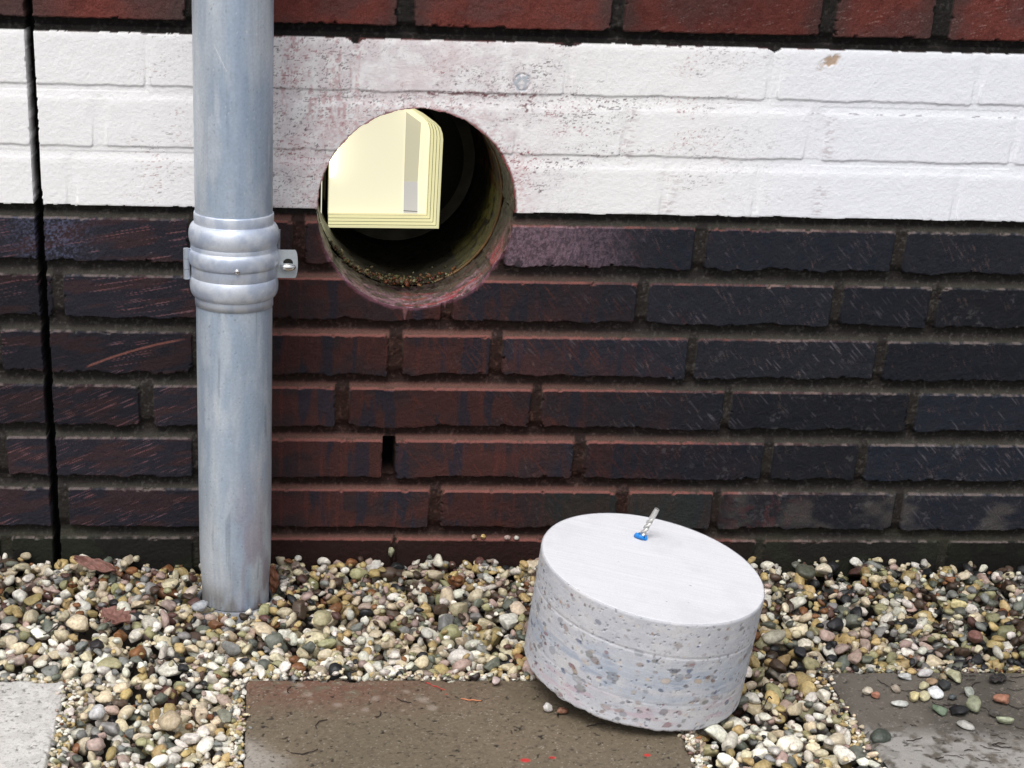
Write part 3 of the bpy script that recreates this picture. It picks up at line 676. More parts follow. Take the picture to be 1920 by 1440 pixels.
# ------------------------------------------------------------------ paving slabs
def build_slab(x0, x1, y0, y1, style, label, seed):
    g = .0012 if True else .003
    ys = np.concatenate([np.arange(y0, max(y0, -.50), .006), np.arange(max(y0, -.50), y1, g), [y1]])
    xa, xb = max(x0, -.30), min(x1, .80)
    xs = np.unique(np.round(np.concatenate([np.arange(x0, xa, .006), np.arange(xa, xb, g), np.arange(xb, x1, .006), [x1]]), 6))
    X, Y = np.meshgrid(xs, ys, indexing='ij'); X_, Y_ = X * 1000, Y * 1000
    chipn = fbm(X_ / 14, Y_ / 14, seed + 4, 4)
    n1 = fbm(X_ / 60, Y_ / 60, seed, 4); n2 = fbm(X_ / 10, Y_ / 10, seed + 1, 4); n3 = fbm(X_ / 2.4, Y_ / 2.4, seed + 2, 3); n4 = fbm(X_ / 4.5, Y_ / 4.5, seed + 3, 3)
    ed = np.minimum(np.minimum(X - x0, x1 - X), np.minimum(Y - y0, y1 - Y)) * 1000 + 1.6 * (n2 - .5)
    Z = -.0022 * (1 - ss(0, 3, ed)) ** 2 - .004 * ss(.55, .66, chipn) * (1 - ss(0, 7, ed)) - .0004 * (1 - n3) - .0010 * (ss(.70, .76, n4) if style != 'wet' else ss(.745, .78, n4))
    pit = ss(.715, .76, n4) if style != 'wet' else ss(.745, .78, n4)
    if style == 'wet':
        C = mix(np.zeros(X.shape + (3,)) + rgb(116, 102, 84), rgb(100, 91, 75), n1)
        red = np.exp(-((X - .06) / .12) ** 2) * ss(-.40, -.32, Y) * ss(.3, .6, n2 + .1)
        C = mix(C, rgb(112, 74, 60), np.clip(red, 0, 1) * .75)
        for cx, cy, rr in ((.043, -.318, 6), (.05, -.338, 7), (.028, -.333, 6), (.052, -.352, 5), (.078, -.358, 8), (.105, -.369, 7), (.115, -.345, 7), (.147, -.331, 5), (.162, -.348, 10), (.170, -.365, 7), (.14, -.37, 5)):
            d = np.hypot(X - cx, Y - cy) * 1000
            C = mix(C, rgb(165, 152, 140), (1 - ss(rr * .2, rr, d + 6 * (n2 - .5))) * .5)
        C = mix(C, rgb(168, 162, 154), (1 - ss(.0, .075, X - x0 + .35 * (Y + .475) + .03 * (n2 - .5))) * ss(.44, .36, Y * -1) * 0 + np.clip((1 - ss(.008, .06, (X - x0) + .9 * np.clip(Y + .46, 0, 1) + .02 * (n2 - .5))) * (1 - ss(-.43, -.40, Y)), 0, 1) * .75)
        C = mix(C, rgb(142, 130, 112), ss(.62, .72, n3) * .3); C = mix(C, rgb(180, 172, 160), ss(.78, .84, fbm(X_ / 1.6, Y_ / 1.6, seed + 5, 2)) * .5)
        C = mix(C, rgb(62, 54, 46), ss(.6, .72, fbm(X_ / 3, Y_ / 3, seed + 6, 3)) * .4)
        for cx, cy, rr in ((.170, -.3135, 3), (.176, -.321, 2), (.184, -.327, 2), (.245, -.4635, 6), (.271, -.4595, 3), (.360, -.455, 4), (.337, -.335, 2), (.186, -.337, 1.5)):
            d = np.hypot((X - cx) * .7, Y - cy) * 1000
            C = mix(C, rgb(200, 40, 42), (1 - ss(rr * .4, rr * .75, d + 3 * (n2 - .5))) * .85)
        C = mix(C, rgb(18, 16, 14), pit * .9)
    elif style == 'dry':
        C = mix(np.zeros(X.shape + (3,)) + rgb(208, 205, 200), rgb(190, 187, 182), ss(.35, .65, n2) * .8)
        C = mix(C, rgb(120, 116, 110), ss(.6, .72, n3) * .45)
        C = mix(C, rgb(60, 58, 56), ss(.735, .78, n4) * .7)
        C = mix(C, rgb(92, 92, 70), (1 - ss(0, 4, ed)) * .6)
    else:
        C = mix(np.zeros(X.shape + (3,)) + rgb(82, 77, 70), rgb(100, 94, 86), ss(.4, .65, n1))
        u = (Y + .405) + .18 * (X - .60) + .04 * (n1 - .5)
        lite = (1 - ss(-.02, .02, u)) * ss(.36, .6, n2 + .08)
        C = mix(C, rgb(172, 169, 164), np.clip(lite, 0, 1) * .7)
        C = mix(C, rgb(74, 70, 60), ss(.55, .7, fbm(X_ / 25, Y_ / 25, seed + 4, 3)) * (X < .68) * ss(-.42, -.47, Y) * .4)
        C = mix(C, rgb(170, 160, 150), ss(.70, .78, n3) * .35)
        C = mix(C, rgb(24, 22, 20), pit * .7)
    V = np.stack([X, Y, Z], -1).reshape(-1, 3); F = grid_faces(len(xs), len(ys)); nx, ny = len(xs), len(ys)
    Cf = np.clip(C, 0, 1).reshape(-1, 3)
    # skirt
    ring = np.concatenate([np.arange(nx) * ny, (nx - 1) * ny + np.arange(1, ny), (np.arange(nx - 2, -1, -1)) * ny + ny - 1, np.arange(ny - 2, 0, -1)])
    Vr = V[ring]; levels = [.006, .018, .045]; allV = [V]; allC = [Cf]; prev = ring; base = len(V); FF = [F]
    for L_ in levels:
        P = Vr.copy(); P[:, 2] = -L_; k = fbm(P[:, 0] * 300 + P[:, 1] * 310, P[:, 2] * 300, 3, 3) - .5
        cx, cy = (x0 + x1) / 2, (y0 + y1) / 2
        P[:, 0] += np.where(np.minimum(np.abs(P[:, 0] - x0), np.abs(P[:, 0] - x1)) < 1e-4, np.sign(P[:, 0] - cx) * (.0008 + .002 * k), 0); P[:, 1] += np.where(np.minimum(np.abs(P[:, 1] - y0), np.abs(P[:, 1] - y1)) < 1e-4, np.sign(P[:, 1] - cy) * (.0008 + .002 * k), 0)
        allV.append(P); allC.append(Cf[ring] * .4 + rgb(70, 66, 56) * .35)
        cur = base + np.arange(len(ring)); FF.append(np.stack([prev, np.roll(prev, -1), np.roll(cur, -1), cur], -1)); prev = cur; base += len(ring)
    V = np.concatenate(allV); V0 = np.array([(x0 + x1) / 2, y1, -.045])
    o = mesh_np('paving_slab', V - V0, np.concatenate(FF), np.concatenate(allC), mat=M_SLAB); o.location = V0
    tag(o, label, 'paving slab', 'concrete paving slabs in front of the gravel strip')
build_slab(*SLABS[0], 'dry', 'pale dry grey concrete slab at the lower left corner', 1)
build_slab(*SLABS[1], 'wet', 'damp brown concrete slab with red splashes under the tilted concrete core', 3)
build_slab(*SLABS[2], 'dirty', 'dark dirty slab strewn with pebbles and twigs at the lower right', 5)

# ------------------------------------------------------------------ concrete core
def build_core():
    root = empty('concrete_core', tuple(CB)); tag(root, 'tilted round drilled-out concrete plug with a smooth white top', 'concrete core')
    u = np.cross(CN, [0, 1, 0]); u /= np.linalg.norm(u); v = np.cross(CN, u)
    nt_, nz_ = 760, 130
    th = np.linspace(0, 2 * math.pi, nt_, endpoint=False); t = np.linspace(0, 1, nz_)
    TH, T_ = np.meshgrid(th, t, indexing='ij')
    # arc length coordinate kept seamless with a circle embedded in noise space
    cx_, sx_ = np.cos(TH), np.sin(TH); S = TH * 109; Zm = T_ * 116
    def cf(sc, s, o=4, ys=1.0):
        return .5 * (fbm(S / sc, Zm / (sc * ys), s, o) + fbm(S / sc, Zm / (sc * ys), s, o))
    n1 = cf(30, 1); n2 = cf(8, 2); n3 = cf(2.5, 3, 3); n2b = cf(3.5, 5, 3)
    r = CR + .0006 * (n2 - .5) - .0004 * (1 - ss(0, .02, 1 - T_)) * 0
    # grooves left by the drill crown
    for zg, dp, lo_, hi_ in ((79, .0004, 0, 9), (62, .0001, 0, 9), (28, .0002, 0, 9)):
        r = r - dp * np.exp(-((Zm - zg - 2 * np.sin(TH + 1)) / 1.1) ** 2)
    r = r - .0012 * (1 - ss(0, 1.8, Zm)) - .0010 * (1 - ss(0, 1.6, 116 - Zm))
    pit = ss(.79, .83, cf(2.4, 4, 3)); pit2 = ss(.78, .81, cf(4.0, 6, 3))
    r = r - .0012 * pit - .0010 * pit2
    jag = .0016 * (fbm(S / 6, 0 * S, 5, 3) - .5) * 2 * (1 - ss(0, 6, Zm))
    Cn = CB[None, None] * (1 - T_[..., None]) + CT[None, None] * T_[..., None]
    P = Cn + (r[..., None]) * (np.cos(TH)[..., None] * u + np.sin(TH)[..., None] * v) + jag[..., None] * CN
    base = mix(np.zeros(TH.shape + (3,)) + rgb(200, 200, 204), rgb(182, 184, 192), n1)
    base = mix(base, rgb(206, 204, 204), ss(.45, .7, cf(14, 5, 3, .4)) * .6)
    bl = ss(.42, .62, fbm(S / 60, Zm / 14, 2, 3)) * np.exp(-((Zm - 50) / 26) ** 2)
    base = mix(base, rgb(158, 172, 190), np.clip(bl, 0, 1) * .45)
    base = mix(base, rgb(128, 146, 170), ss(.60, .72, fbm(S / 22, Zm / 6, 6, 3)) * np.exp(-((Zm - 45) / 22) ** 2) * .5)
    pk = ss(.58, .7, fbm(S / 34, Zm / 5, 4, 3)) * (1 - ss(18, 34, Zm)); base = mix(base, rgb(188, 160, 172), pk * .55)
    base = mix(base, rgb(206, 206, 210), (1 - ss(6, 16, Zm)) * .4)
    fine = ss(.5, .7, fbm(S / 30, Zm / .9, 1, 3)); base = mix(base, rgb(205, 208, 214), fine * .3)
    spk = ss(.72, .8, cf(1.3, 7, 2)); base = mix(base, rgb(140, 140, 150), spk * .35)
    # aggregate cut through
    rs = np.random.RandomState(9); cols = [rgb(140, 144, 154), rgb(196, 178, 160), rgb(106, 114, 126), rgb(172, 144, 126), rgb(208, 198, 190), rgb(92, 104, 132), rgb(130, 130, 128), rgb(150, 118, 122), rgb(140, 118, 104), rgb(112, 106, 110)]
    S0 = 109 * 2 * math.pi
    for k in range(1000):
        s0, z0 = rs.uniform(0, S0), rs.uniform(3, 112); a = float(np.clip(rs.lognormal(.70, .55), .8, 6)); 
        if z0 > 75: a *= .7
        b = a * rs.uniform(.45, .9); an = rs.uniform(-.6, .6)
        ds = (S - s0 + S0 / 2) % S0 - S0 / 2; msk = (np.abs(ds) < a * 1.5) & (np.abs(Zm - z0) < a * 1.5)
        if not msk.any(): continue
        dd = ds[msk]; dz = Zm[msk] - z0; uu = dd * math.cos(an) + dz * math.sin(an); vv = -dd * math.sin(an) + dz * math.cos(an)
        q = (np.abs(uu / a) ** rs.uniform(1.3, 2.6) + np.abs(vv / b) ** rs.uniform(1.3, 2.6)) ** .5 + .4 * (n2b[msk] - .5)
        c = cols[rs.randint(len(cols))] * rs.uniform(.55, 1.05); al = (1 - ss(.88, 1.0, q)) * rs.uniform(.3, .9)
        base[msk] = mix(base[msk], c, al)
        rim = ss(.75, .95, q) * (1 - ss(.95, 1.15, q)); base[msk] = mix(base[msk], base[msk] * .7, rim * rs.uniform(.1, .8))
    base = mix(base, rgb(62, 62, 66), np.clip(pit * .8 + pit2 * .6, 0, 1) * .7)
    for zg, w_, a_ in ((79, .7, .3), (62, .5, .1), (28, .5, .15)):
        gv = np.exp(-((Zm - zg - 2 * np.sin(TH + 1)) / w_) ** 2); base = mix(base, rgb(140, 140, 148), gv * a_ * ss(.35, .6, n1 + .1))
        gv2 = np.exp(-((Zm - zg + 1.5 - 2 * np.sin(TH + 1)) / w_) ** 2); base = mix(base, rgb(225, 226, 230), gv2 * a_)
    V = (P - CB).reshape(-1, 3); Cc = np.clip(base, 0, 1).reshape(-1, 3)
    F = grid_faces(nt_, nz_, wrap=True)
    bot = np.arange(nt_) * nz_; cidx = len(V); V = np.vstack([V, [[0, 0, .0]]]); Cc = np.vstack([Cc, [rgb(120, 110, 105)]])
    body = mesh_np('body', V, F, Cc, mat=M_CORE, parent=root)
    me2V = np.vstack([V[bot], [[0, 0, 0.0]]]); tri = np.array([(i, (i + 1) % nt_, nt_) for i in range(nt_)])
    mesh_np('underside', me2V, tri, np.vstack([Cc[bot] * .5, [rgb(110, 100, 95)]]), mat=M_CORE, parent=root, k=3)
    # white face
    nr = 120; rr = np.linspace(0.0006, 1, nr) ** .8 * (CR - .0009)
    TH, RR = np.meshgrid(th, rr, indexing='ij')
    a = np.cos(TH) * RR * 1000; b = np.sin(TH) * RR * 1000
    al = math.radians(-12); ua = a * math.cos(al) + b * math.sin(al); ub = -a * math.sin(al) + b * math.cos(al)
    brush = fbm(ua / 60, ub / 1.3, 2, 3); n = fbm(a / 30, b / 30, 3, 4)
    Cw = mix(np.zeros(TH.shape + (3,)) + rgb(222, 222, 225), rgb(206, 207, 211), brush * .9); Cw = mix(Cw, rgb(198, 198, 202), ss(.5, .8, n) * .4)
    h = .00012 * (brush - .5) + .0003 * (n - .5) - .0009 * ss(CR * 1000 - 3, CR * 1000, RR * 1000) ** 2
    for (qx, qy, rd) in ((.0308, -.0324, 1.3), (-.001, -.0695, .9), (.021, -.067, .8), (-.034, -.0, .8)):
        pa = np.array([qx, qy, 0]) ; d = np.hypot(a - (pa @ u) * 1000, b - (pa @ v) * 1000); k = 1 - ss(rd * .6, rd, d)
        Cw = mix(Cw, rgb(90, 90, 92), k * .8); h = h - .0008 * k
    Pp = np.array([.38017, -.26898, .13936]) - CT; pa, pb = (Pp @ u) * 1000, (Pp @ v) * 1000
    d = np.hypot(a - pa, b - pb); h = h - .006 * (1 - ss(3.6, 4.2, d)); Cw = mix(Cw, rgb(150, 148, 145), (1 - ss(4.2, 7, d + 3 * (fbm(a / 3, b / 3, 2, 2) - .5))) * .7)
    P = CT + (a / 1000)[..., None] * u + (b / 1000)[..., None] * v + h[..., None] * CN - CB
    mesh_np('painted_face', P.reshape(-1, 3), grid_faces(nt_, nr, wrap=True), np.clip(Cw, 0, 1).reshape(-1, 3), mat=M_CORE, parent=root)['label'] = 'smooth white painted end face'
build_core()

def tube(name, pts, rad, mat, parent=None, seg=10, closed_ends=True, colors=None):
    pts = np.array(pts, float); n = len(pts); rad = np.broadcast_to(rad, (n,))
    tg = np.gradient(pts, axis=0); tg /= np.linalg.norm(tg, axis=1)[:, None]
    ref = np.array([.3, .2, .93]); 
    if abs(tg[0] @ ref) > .9: ref = np.array([1.0, 0, 0])
    A = np.cross(tg, ref); A /= np.linalg.norm(A, axis=1)[:, None]; B = np.cross(tg, A)
    th = np.linspace(0, 2 * math.pi, seg, endpoint=False)
    V = pts[:, None] + rad[:, None, None] * (np.cos(th)[None, :, None] * A[:, None] + np.sin(th)[None, :, None] * B[:, None])
    V = V.reshape(-1, 3); F = [(i * seg + k, i * seg + (k + 1) % seg, (i + 1) * seg + (k + 1) % seg, (i + 1) * seg + k) for i in range(n - 1) for k in range(seg)]
    V = np.vstack([V, pts[0], pts[-1]]); a, b = len(V) - 2, len(V) - 1
    F += [(k, (k + 1) % seg, a, a) for k in range(seg)] + [((n - 1) * seg + k, (n - 1) * seg + (k + 1) % seg, b, b) for k in range(seg)]
    quads = [f for f in F if f[2] != f[3]]; tris = [f[:3] for f in F if f[2] == f[3]]
    me = bpy.data.meshes.new(name); me.from_pydata(V.tolist(), [], quads + tris); me.update()
    for p in me.polygons: p.use_smooth = True
    me.materials.append(mat); o = bpy.data.objects.new(name, me); col.objects.link(o)
    if parent: o.parent = parent
    return o

PLUG = np.array([.38017, -.26898, .13936])
def build_plug():
    # split blue wall plug
    th = np.linspace(0, 2 * math.pi, 40, endpoint=False)
    u = np.cross(CN, [0, 1, 0]); u /= np.linalg.norm(u); v = np.cross(CN, u)
    V = []; prof = [(.0038, -.008), (.0038, .0002), (.0060, .0006), (.0064, .0022), (.0054, .0040), (.0036, .0036), (.0030, -.004)]
    for a in th:
        for rr, h in prof:
            k = 1 + .18 * math.sin(3 * a + 1); hh = h + (.0018 * math.sin(2 * a) + .0009 * math.sin(5 * a) if h > .001 else 0)
            V.append(rr * k * math.cos(a) * u + rr * k * math.sin(a) * v + hh * CN)
    o = mesh_np('wall_plug', np.array(V), grid_faces(40, len(prof), wrap=True), mat=M_BLUE); o.location = PLUG
    tag(o, 'small blue plastic wall plug sunk in the white face of the core', 'wall plug')
    ax = np.array([.4, -.09, 1.0]); ax /= np.linalg.norm(ax)
    e1 = np.cross(ax, [0, 1, 0]); e1 /= np.linalg.norm(e1); e2 = np.cross(ax, e1)
    V = []; n = 110; seg = 28
    for i in range(n):
        h = -.006 + .0405 * i / (n - 1); tw = 2 * math.pi * h / .0125
        tip = ss(.0300, .0345, h); flute = 1 - float(ss(.021, .026, h))
        for k in range(seg):
            a = 2 * math.pi * k / seg; c2 = math.cos(2 * (a - tw)); rr = .0028 * (1 - .42 * flute * max(0, -c2 + .15) ** .7) + .0002 * flute * max(0, c2)
            rr *= 1 - .12 * tip; V.append(ax * h + rr * (math.cos(a) * e1 + math.sin(a) * e2))
    F = grid_faces(n, seg).tolist() + [[(i) * seg + seg - 1, (i + 1) * seg + seg - 1, (i + 1) * seg, i * seg] for i in range(n - 1)]
    V.append(ax * .0352); idx = len(V) - 1
    me = bpy.data.meshes.new('drill_bit'); me.from_pydata([tuple(x) for x in V], [], F + [[(n - 1) * seg + k, (n - 1) * seg + (k + 1) % seg, idx] for k in range(seg)]); me.update()
    for p in me.polygons: p.use_smooth = True
    me.materials.append(M_STEEL); o = bpy.data.objects.new('drill_bit', me); col.objects.link(o); o.location = PLUG
    tag(o, 'short twisted steel bit sticking up out of the blue plug', 'drill bit')
build_plug()

# ------------------------------------------------------------------ downpipe
def build_pipe():
    root = empty('downpipe', (PIPE[0], PIPE[1], 0)); tag(root, 'galvanised grey zinc downpipe standing in front of the brick wall', 'downpipe')
    def zc(dark):
        def f(th, z):
            s = th * 39; zz = z * 1000
            a = fbm(s / 24, zz / 150, 2, 4); b = fbm(s / 12, zz / 45, 4, 4); c = fbm(s / 1.5, zz / 1.5, 1, 2); d = fbm(s / 3, zz / 60, 6, 3)
            C = mix(np.zeros(th.shape + (3,)) + rgb(194, 202, 211), rgb(166, 181, 199), ss(.38, .62, a) * .85)
            C = mix(C, rgb(215, 219, 224), ss(.5, .7, b) * .4)
            reflect_band = np.exp(-((np.angle(np.exp(1j * (th - 4.95))) + .12 * (fbm(s * 0, zz / 60, 3, 3) - .5)) / .33) ** 2); C = mix(C, rgb(138, 162, 192), reflect_band * (.2 if dark else .5)); C = mix(C, rgb(146, 162, 184), ss(.55, .75, d) * .25)  # bluish reflection painted as a vertical band into the zinc colour
            dr = ss(.64, .74, fbm(s / 3.2, zz / 120, 1, 3)) * ss(.5, .6, fbm(s / 20, zz / 50, 3, 3)); C = mix(C, rgb(96, 108, 124), dr * (.35 if dark else .15))
            sc2 = (1 - ss(.25, .8, np.abs((zz - 560) * .5 + (s - 178)))) * (np.abs(zz - 572) < 12); C = mix(C, rgb(225, 228, 232), sc2 * .8)
            C = mix(C, rgb(225, 228, 232), ss(.86, .90, c) * .6); C = mix(C, rgb(90, 95, 105), ss(.84, .88, fbm(s / 2.4, zz / 2.4, 5, 2)) * .4)
            if dark: # pinkish slurry and grime low on the side facing the hole
                k = ss(.3, .8, np.cos(th + .55)) * (1 - ss(.05, .2, z)); C = mix(C, rgb(150, 140, 155), k * ss(.3, .6, b) * .7)
                C = mix(C, rgb(120, 110, 96), (1 - ss(.0, .03, z)) * ss(.4, .7, b) * .6)
            return C
        return f
    def zs(a, b, n): return list(np.linspace(a, b, n))
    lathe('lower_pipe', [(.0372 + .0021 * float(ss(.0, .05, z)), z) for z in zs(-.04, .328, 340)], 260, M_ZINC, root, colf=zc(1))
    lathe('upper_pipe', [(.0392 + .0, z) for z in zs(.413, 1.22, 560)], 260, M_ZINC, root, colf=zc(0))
    def cc(th, z):
        s = th * 42; a = fbm(s / 12, z * 1000 / 12, 2, 4); C = mix(np.zeros(th.shape + (3,)) + rgb(212, 218, 228), rgb(184, 194, 212), ss(.35, .65, a)); return C
    prof = smooth_prof([(.0388, .3252), (.0402, .3253), (.0402, .3335), ('arc', .0400, .3462, .0054, .0118), (.0402, .3600), (.0400, .3850), ('arc', .0402, .3972, .0058, .0118), (.0404, .4100), (.0405, .4185), (.0400, .4198), (.0392, .4199)])
    lathe('collar', prof, 200, M_ZINC2, root, colf=cc)['label'] = 'swollen double-ribbed collar joining both pipe lengths'
    band = smooth_prof([(.0405, .3550), (.0434, .3550), (.0436, .3553), (.0436, .3650), ('arc', .0436, .3745, .0026, .0080), (.0436, .3840), (.0436, .3893), (.0434, .3896), (.0405, .3896)])
    br = lathe('pipe_bracket', band, 200, M_ZINC2, root, colf=cc); br['label'] = 'hinged clamp band around the collar'
    zf = lambda V: np.tile(rgb(176, 184, 194), (len(V), 1))
    # hinge: three knuckles
    for k in range(3):
        z0 = .3520 + .0105 * k; n = 20
        V = [(-.0478 + .0034 * math.cos(a) * q, -.006 + .0034 * math.sin(a) * q, z) for a in np.linspace(0, 2 * math.pi, n, endpoint=False) for q, z in ((.2, z0), (1, z0), (1, z0 + .0101), (.2, z0 + .0101))]
        V = np.array(V); mesh_np('hinge_knuckle', V, grid_faces(n, 4, wrap=True), zf(V), mat=M_ZINC2, parent=br, smooth=False)
    # lug with a rounded outer end
    x0, x1, z0, z1 = .0405, .0650, .3545, .3830
    pts = [(x0, z0), (x1 - .003, z0)] + [(x1 - .003 + .003 * math.sin(a), (z0 + z1) / 2 - (z1 - z0) / 2 * math.cos(a)) for a in np.linspace(.15, math.pi - .15, 14)] + [(x1 - .003, z1), (x0, z1)]
    import bmesh
    bm = bmesh.new(); vs_ = [bm.verts.new((x, -.0065, z)) for x, z in pts]; f = bm.faces.new(vs_); e = bmesh.ops.extrude_face_region(bm, geom=[f])
    bmesh.ops.translate(bm, vec=(0, .0022, 0), verts=[v for v in e['geom'] if isinstance(v, bmesh.types.BMVert)]); bmesh.ops.recalc_face_normals(bm, faces=bm.faces)
    me = bpy.data.meshes.new('lug'); bm.to_mesh(me); bm.free(); ca = me.color_attributes.new('Col', 'FLOAT_COLOR', 'POINT')
    ca.data.foreach_set('color', np.tile(np.append(rgb(180, 187, 192), 1), len(me.vertices)).astype(np.float32)); me.materials.append(M_ZINC2)
    lug = bpy.data.objects.new('lug', me); col.objects.link(lug); lug.parent = br
    # wing-headed screw through the lug
    V, F = ICO[3]; P = V * np.array([.0082, .0045, .0042]) + np.array([.0548, -.0105, .3665]); o = mesh_np('screw', P, F, mat=M_CHROME, parent=br, k=3)
    P = V * np.array([.0050, .0012, .0042]) + np.array([.0550, -.0068, .3702]); mesh_np('screw_slot', P, F, mat=M_BLACK, parent=br, k=3)
    P = V * np.array([.0026, .0014, .0026]) + np.array([.0040, -.0460, .3690]); mesh_np('rivet', P, F, mat=M_CHROME, parent=br, k=3)
    # backing plate and rod into the wall
    b1 = box('back_plate', -.0445, .0470, .006, .0085, .3790, .4010, M_GREYPL, br); 
    tube('wall_rod', [(0, .03, .3720), (0, .06, .3720), (0, .098, .3720)], .005, M_STEEL, br, 14)
    # drain ring in the gravel
    rr = empty('drain_collar', (PIPE[0], PIPE[1], -.01)); tag(rr, 'grey plastic drain collar half buried round the foot of the downpipe', 'drain collar')
    lathe('ring', [(.0395, -.02), (.0405, .0018), (.0430, .0022), (.0445, .0010), (.0470, -.02)], 90, M_GREYPL, rr)
    lathe('seal', [(.0376, -.02), (.0378, .0010), (.0392, .0014), (.0400, -.02)], 90, M_BLACK, rr)
build_pipe()

# ------------------------------------------------------------------ single stones
def stone(x, y, z, a, b, c, colr, label, group, seed, tilt=.25, name='pebble', cat='pebble'):
    r = np.random.RandomState(seed); V, F = shape(3, 300 + seed, r.rand())
    colr = np.array(colr); colr = (colr * .72 + colr.mean() * .28) * .92
    P = (V * np.array([a, b, c]) / 1000) @ rotm(r, tilt).T
    zz = z - P[:, 2].min()
    o = mesh_np(name, P, F, pcolor(V, np.array(colr), r), mat=M_PEB, k=3); o.location = (x, y, zz)
    tag(o, label, cat, group); return o
G1 = 'stray pebbles on the right-hand slab'
st = [
 (.6595, -.3057, 8.5, 5.5, 3, (200, 202, 200), 'flat white-rimmed oval pebble near the back edge of the right slab'),
 (.6800, -.3020, 9, 6, 4, (196, 192, 190), 'pale grey angular pebble touching the gravel behind the right slab'),
 (.6960, -.3100, 6, 5, 3.5, (150, 132, 92), 'tan pebble wedged beside the large greenish-cream one'),
 (.7100, -.3090, 10, 8, 5, (192, 190, 142), 'large greenish-cream pebble at the back of the right slab'),
 (.6810, -.3190, 6, 5, 3.5, (186, 148, 104), 'orange-tan pebble in front of the pale grey angular one'),
 (.6920, -.3260, 10, 6.5, 3.5, (60, 62, 62), 'flat charcoal pebble behind the white heart-shaped one'),
 (.6695, -.3275, 6.5, 5, 4, (214, 204, 150), 'small pale yellow pebble above the white heart-shaped one'),
 (.6075, -.3398, 5.5, 5, 4, (205, 190, 165), 'small cream pebble leaning on the orange one by the slab edge'),
 (.6130, -.3462, 4.5, 5.5, 3.5, (190, 118, 82), 'small orange pebble beside the cream one by the slab edge'),
 (.6380, -.3335, 5, 5, 4, (178, 160, 138), 'speckled beige pebble alone left of the stray cluster'),
 (.6505, -.3532, 6.5, 8, 4, (214, 198, 128), 'yellow-cream oval pebble on the left of the stray cluster'),
 (.6620, -.3500, 6.5, 6, 4, (216, 206, 152), 'pale yellow pebble touching the white heart-shaped one'),
 (.6760, -.3440, 8.5, 9, 5, (222, 224, 226), 'white heart-shaped pebble in the middle of the stray cluster'),
 (.6905, -.3490, 5, 4.5, 3, (84, 92, 96), 'small blue-grey pebble right of the white heart-shaped one'),
 (.7120, -.3400, 8, 5, 3, (176, 182, 168), 'pale rimmed oval pebble right of the stray cluster'),
 (.7380, -.3565, 7.5, 7.5, 5, (176, 112, 76), 'round brick-orange pebble farthest right on the slab'),
 (.6330, -.3620, 9.5, 5.5, 3.2, (198, 200, 192), 'large flat pale oval pebble with a thin white rim'),
 (.6660, -.3770, 9, 7, 4, (104, 126, 96), 'mossy green pebble in front of the stray cluster'),
 (.6850, -.3790, 9, 9, 5, (32, 32, 36), 'black round pebble between the mossy and the olive one'),
 (.7020, -.3720, 10.5, 8, 6, (148, 152, 118), 'big smooth olive-grey pebble right of the black one'),
 (.7170, -.3850, 6.5, 6, 4, (92, 84, 76), 'dark brown-grey pebble behind the pale green oval one'),
 (.7230, -.3985, 8.5, 5, 3.5, (178, 186, 146), 'pale green oval pebble at the front right of the cluster'),
 (.6810, -.4060, 10, 6, 3.5, (168, 166, 158), 'grey mottled long pebble nearest the pale dirt streak'),
]
for i, (x, y, a, b, c, cc, lb) in enumerate(st): stone(x, y, .0002, a * 1.02, b * 1.02, c * 1.1, rgb(*cc), lb, G1, 10 + i)
stone(.2366, -.3177, 0, 7.5, 5, 4.5, rgb(214, 186, 180), 'pink and white pebble near the back edge of the brown slab', 'stray pebbles on the brown slab', 50)
stone(.2180, -.3085, 0, 6.5, 5, 4, rgb(58, 46, 44), 'dark brown pebble at the back edge of the brown slab', 'stray pebbles on the brown slab', 51)
stone(.2810, -.3725, 0, 5, 5, 5, rgb(222, 216, 210), 'small white pebble in front of the left rim of the core', 'stray pebbles on the brown slab', 52)
stone(.2945, -.3780, 0, 7.5, 4.5, 4.2, rgb(160, 104, 72), 'russet pebble beside the small white one under the core', 'stray pebbles on the brown slab', 53)
G2 = 'tiny pebbles lying on the brick ledge'
for i, (x, cc, a, lb) in enumerate(((.2520, (150, 118, 96), 4.4, 'brownish pebble, leftmost on the brick ledge under the hole'), (.2630, (214, 178, 84), 4.6, 'amber yellow pebble on the brick ledge'), (.2915, (186, 158, 150), 4.2, 'pinkish grey pebble on the brick ledge'), (.3020, (208, 204, 190), 3.6, 'whitish pebble, rightmost on the brick ledge'))):
    stone(x, -.0005, .0238, a, 3.4, a * .8, rgb(*cc), lb, G2, 60 + i, .1)
stone(.1545, -.0075, .0035, 4.2, 4, 7.5, rgb(168, 168, 128), 'upright greenish pebble standing against the foot of the wall', None, 70, .1)
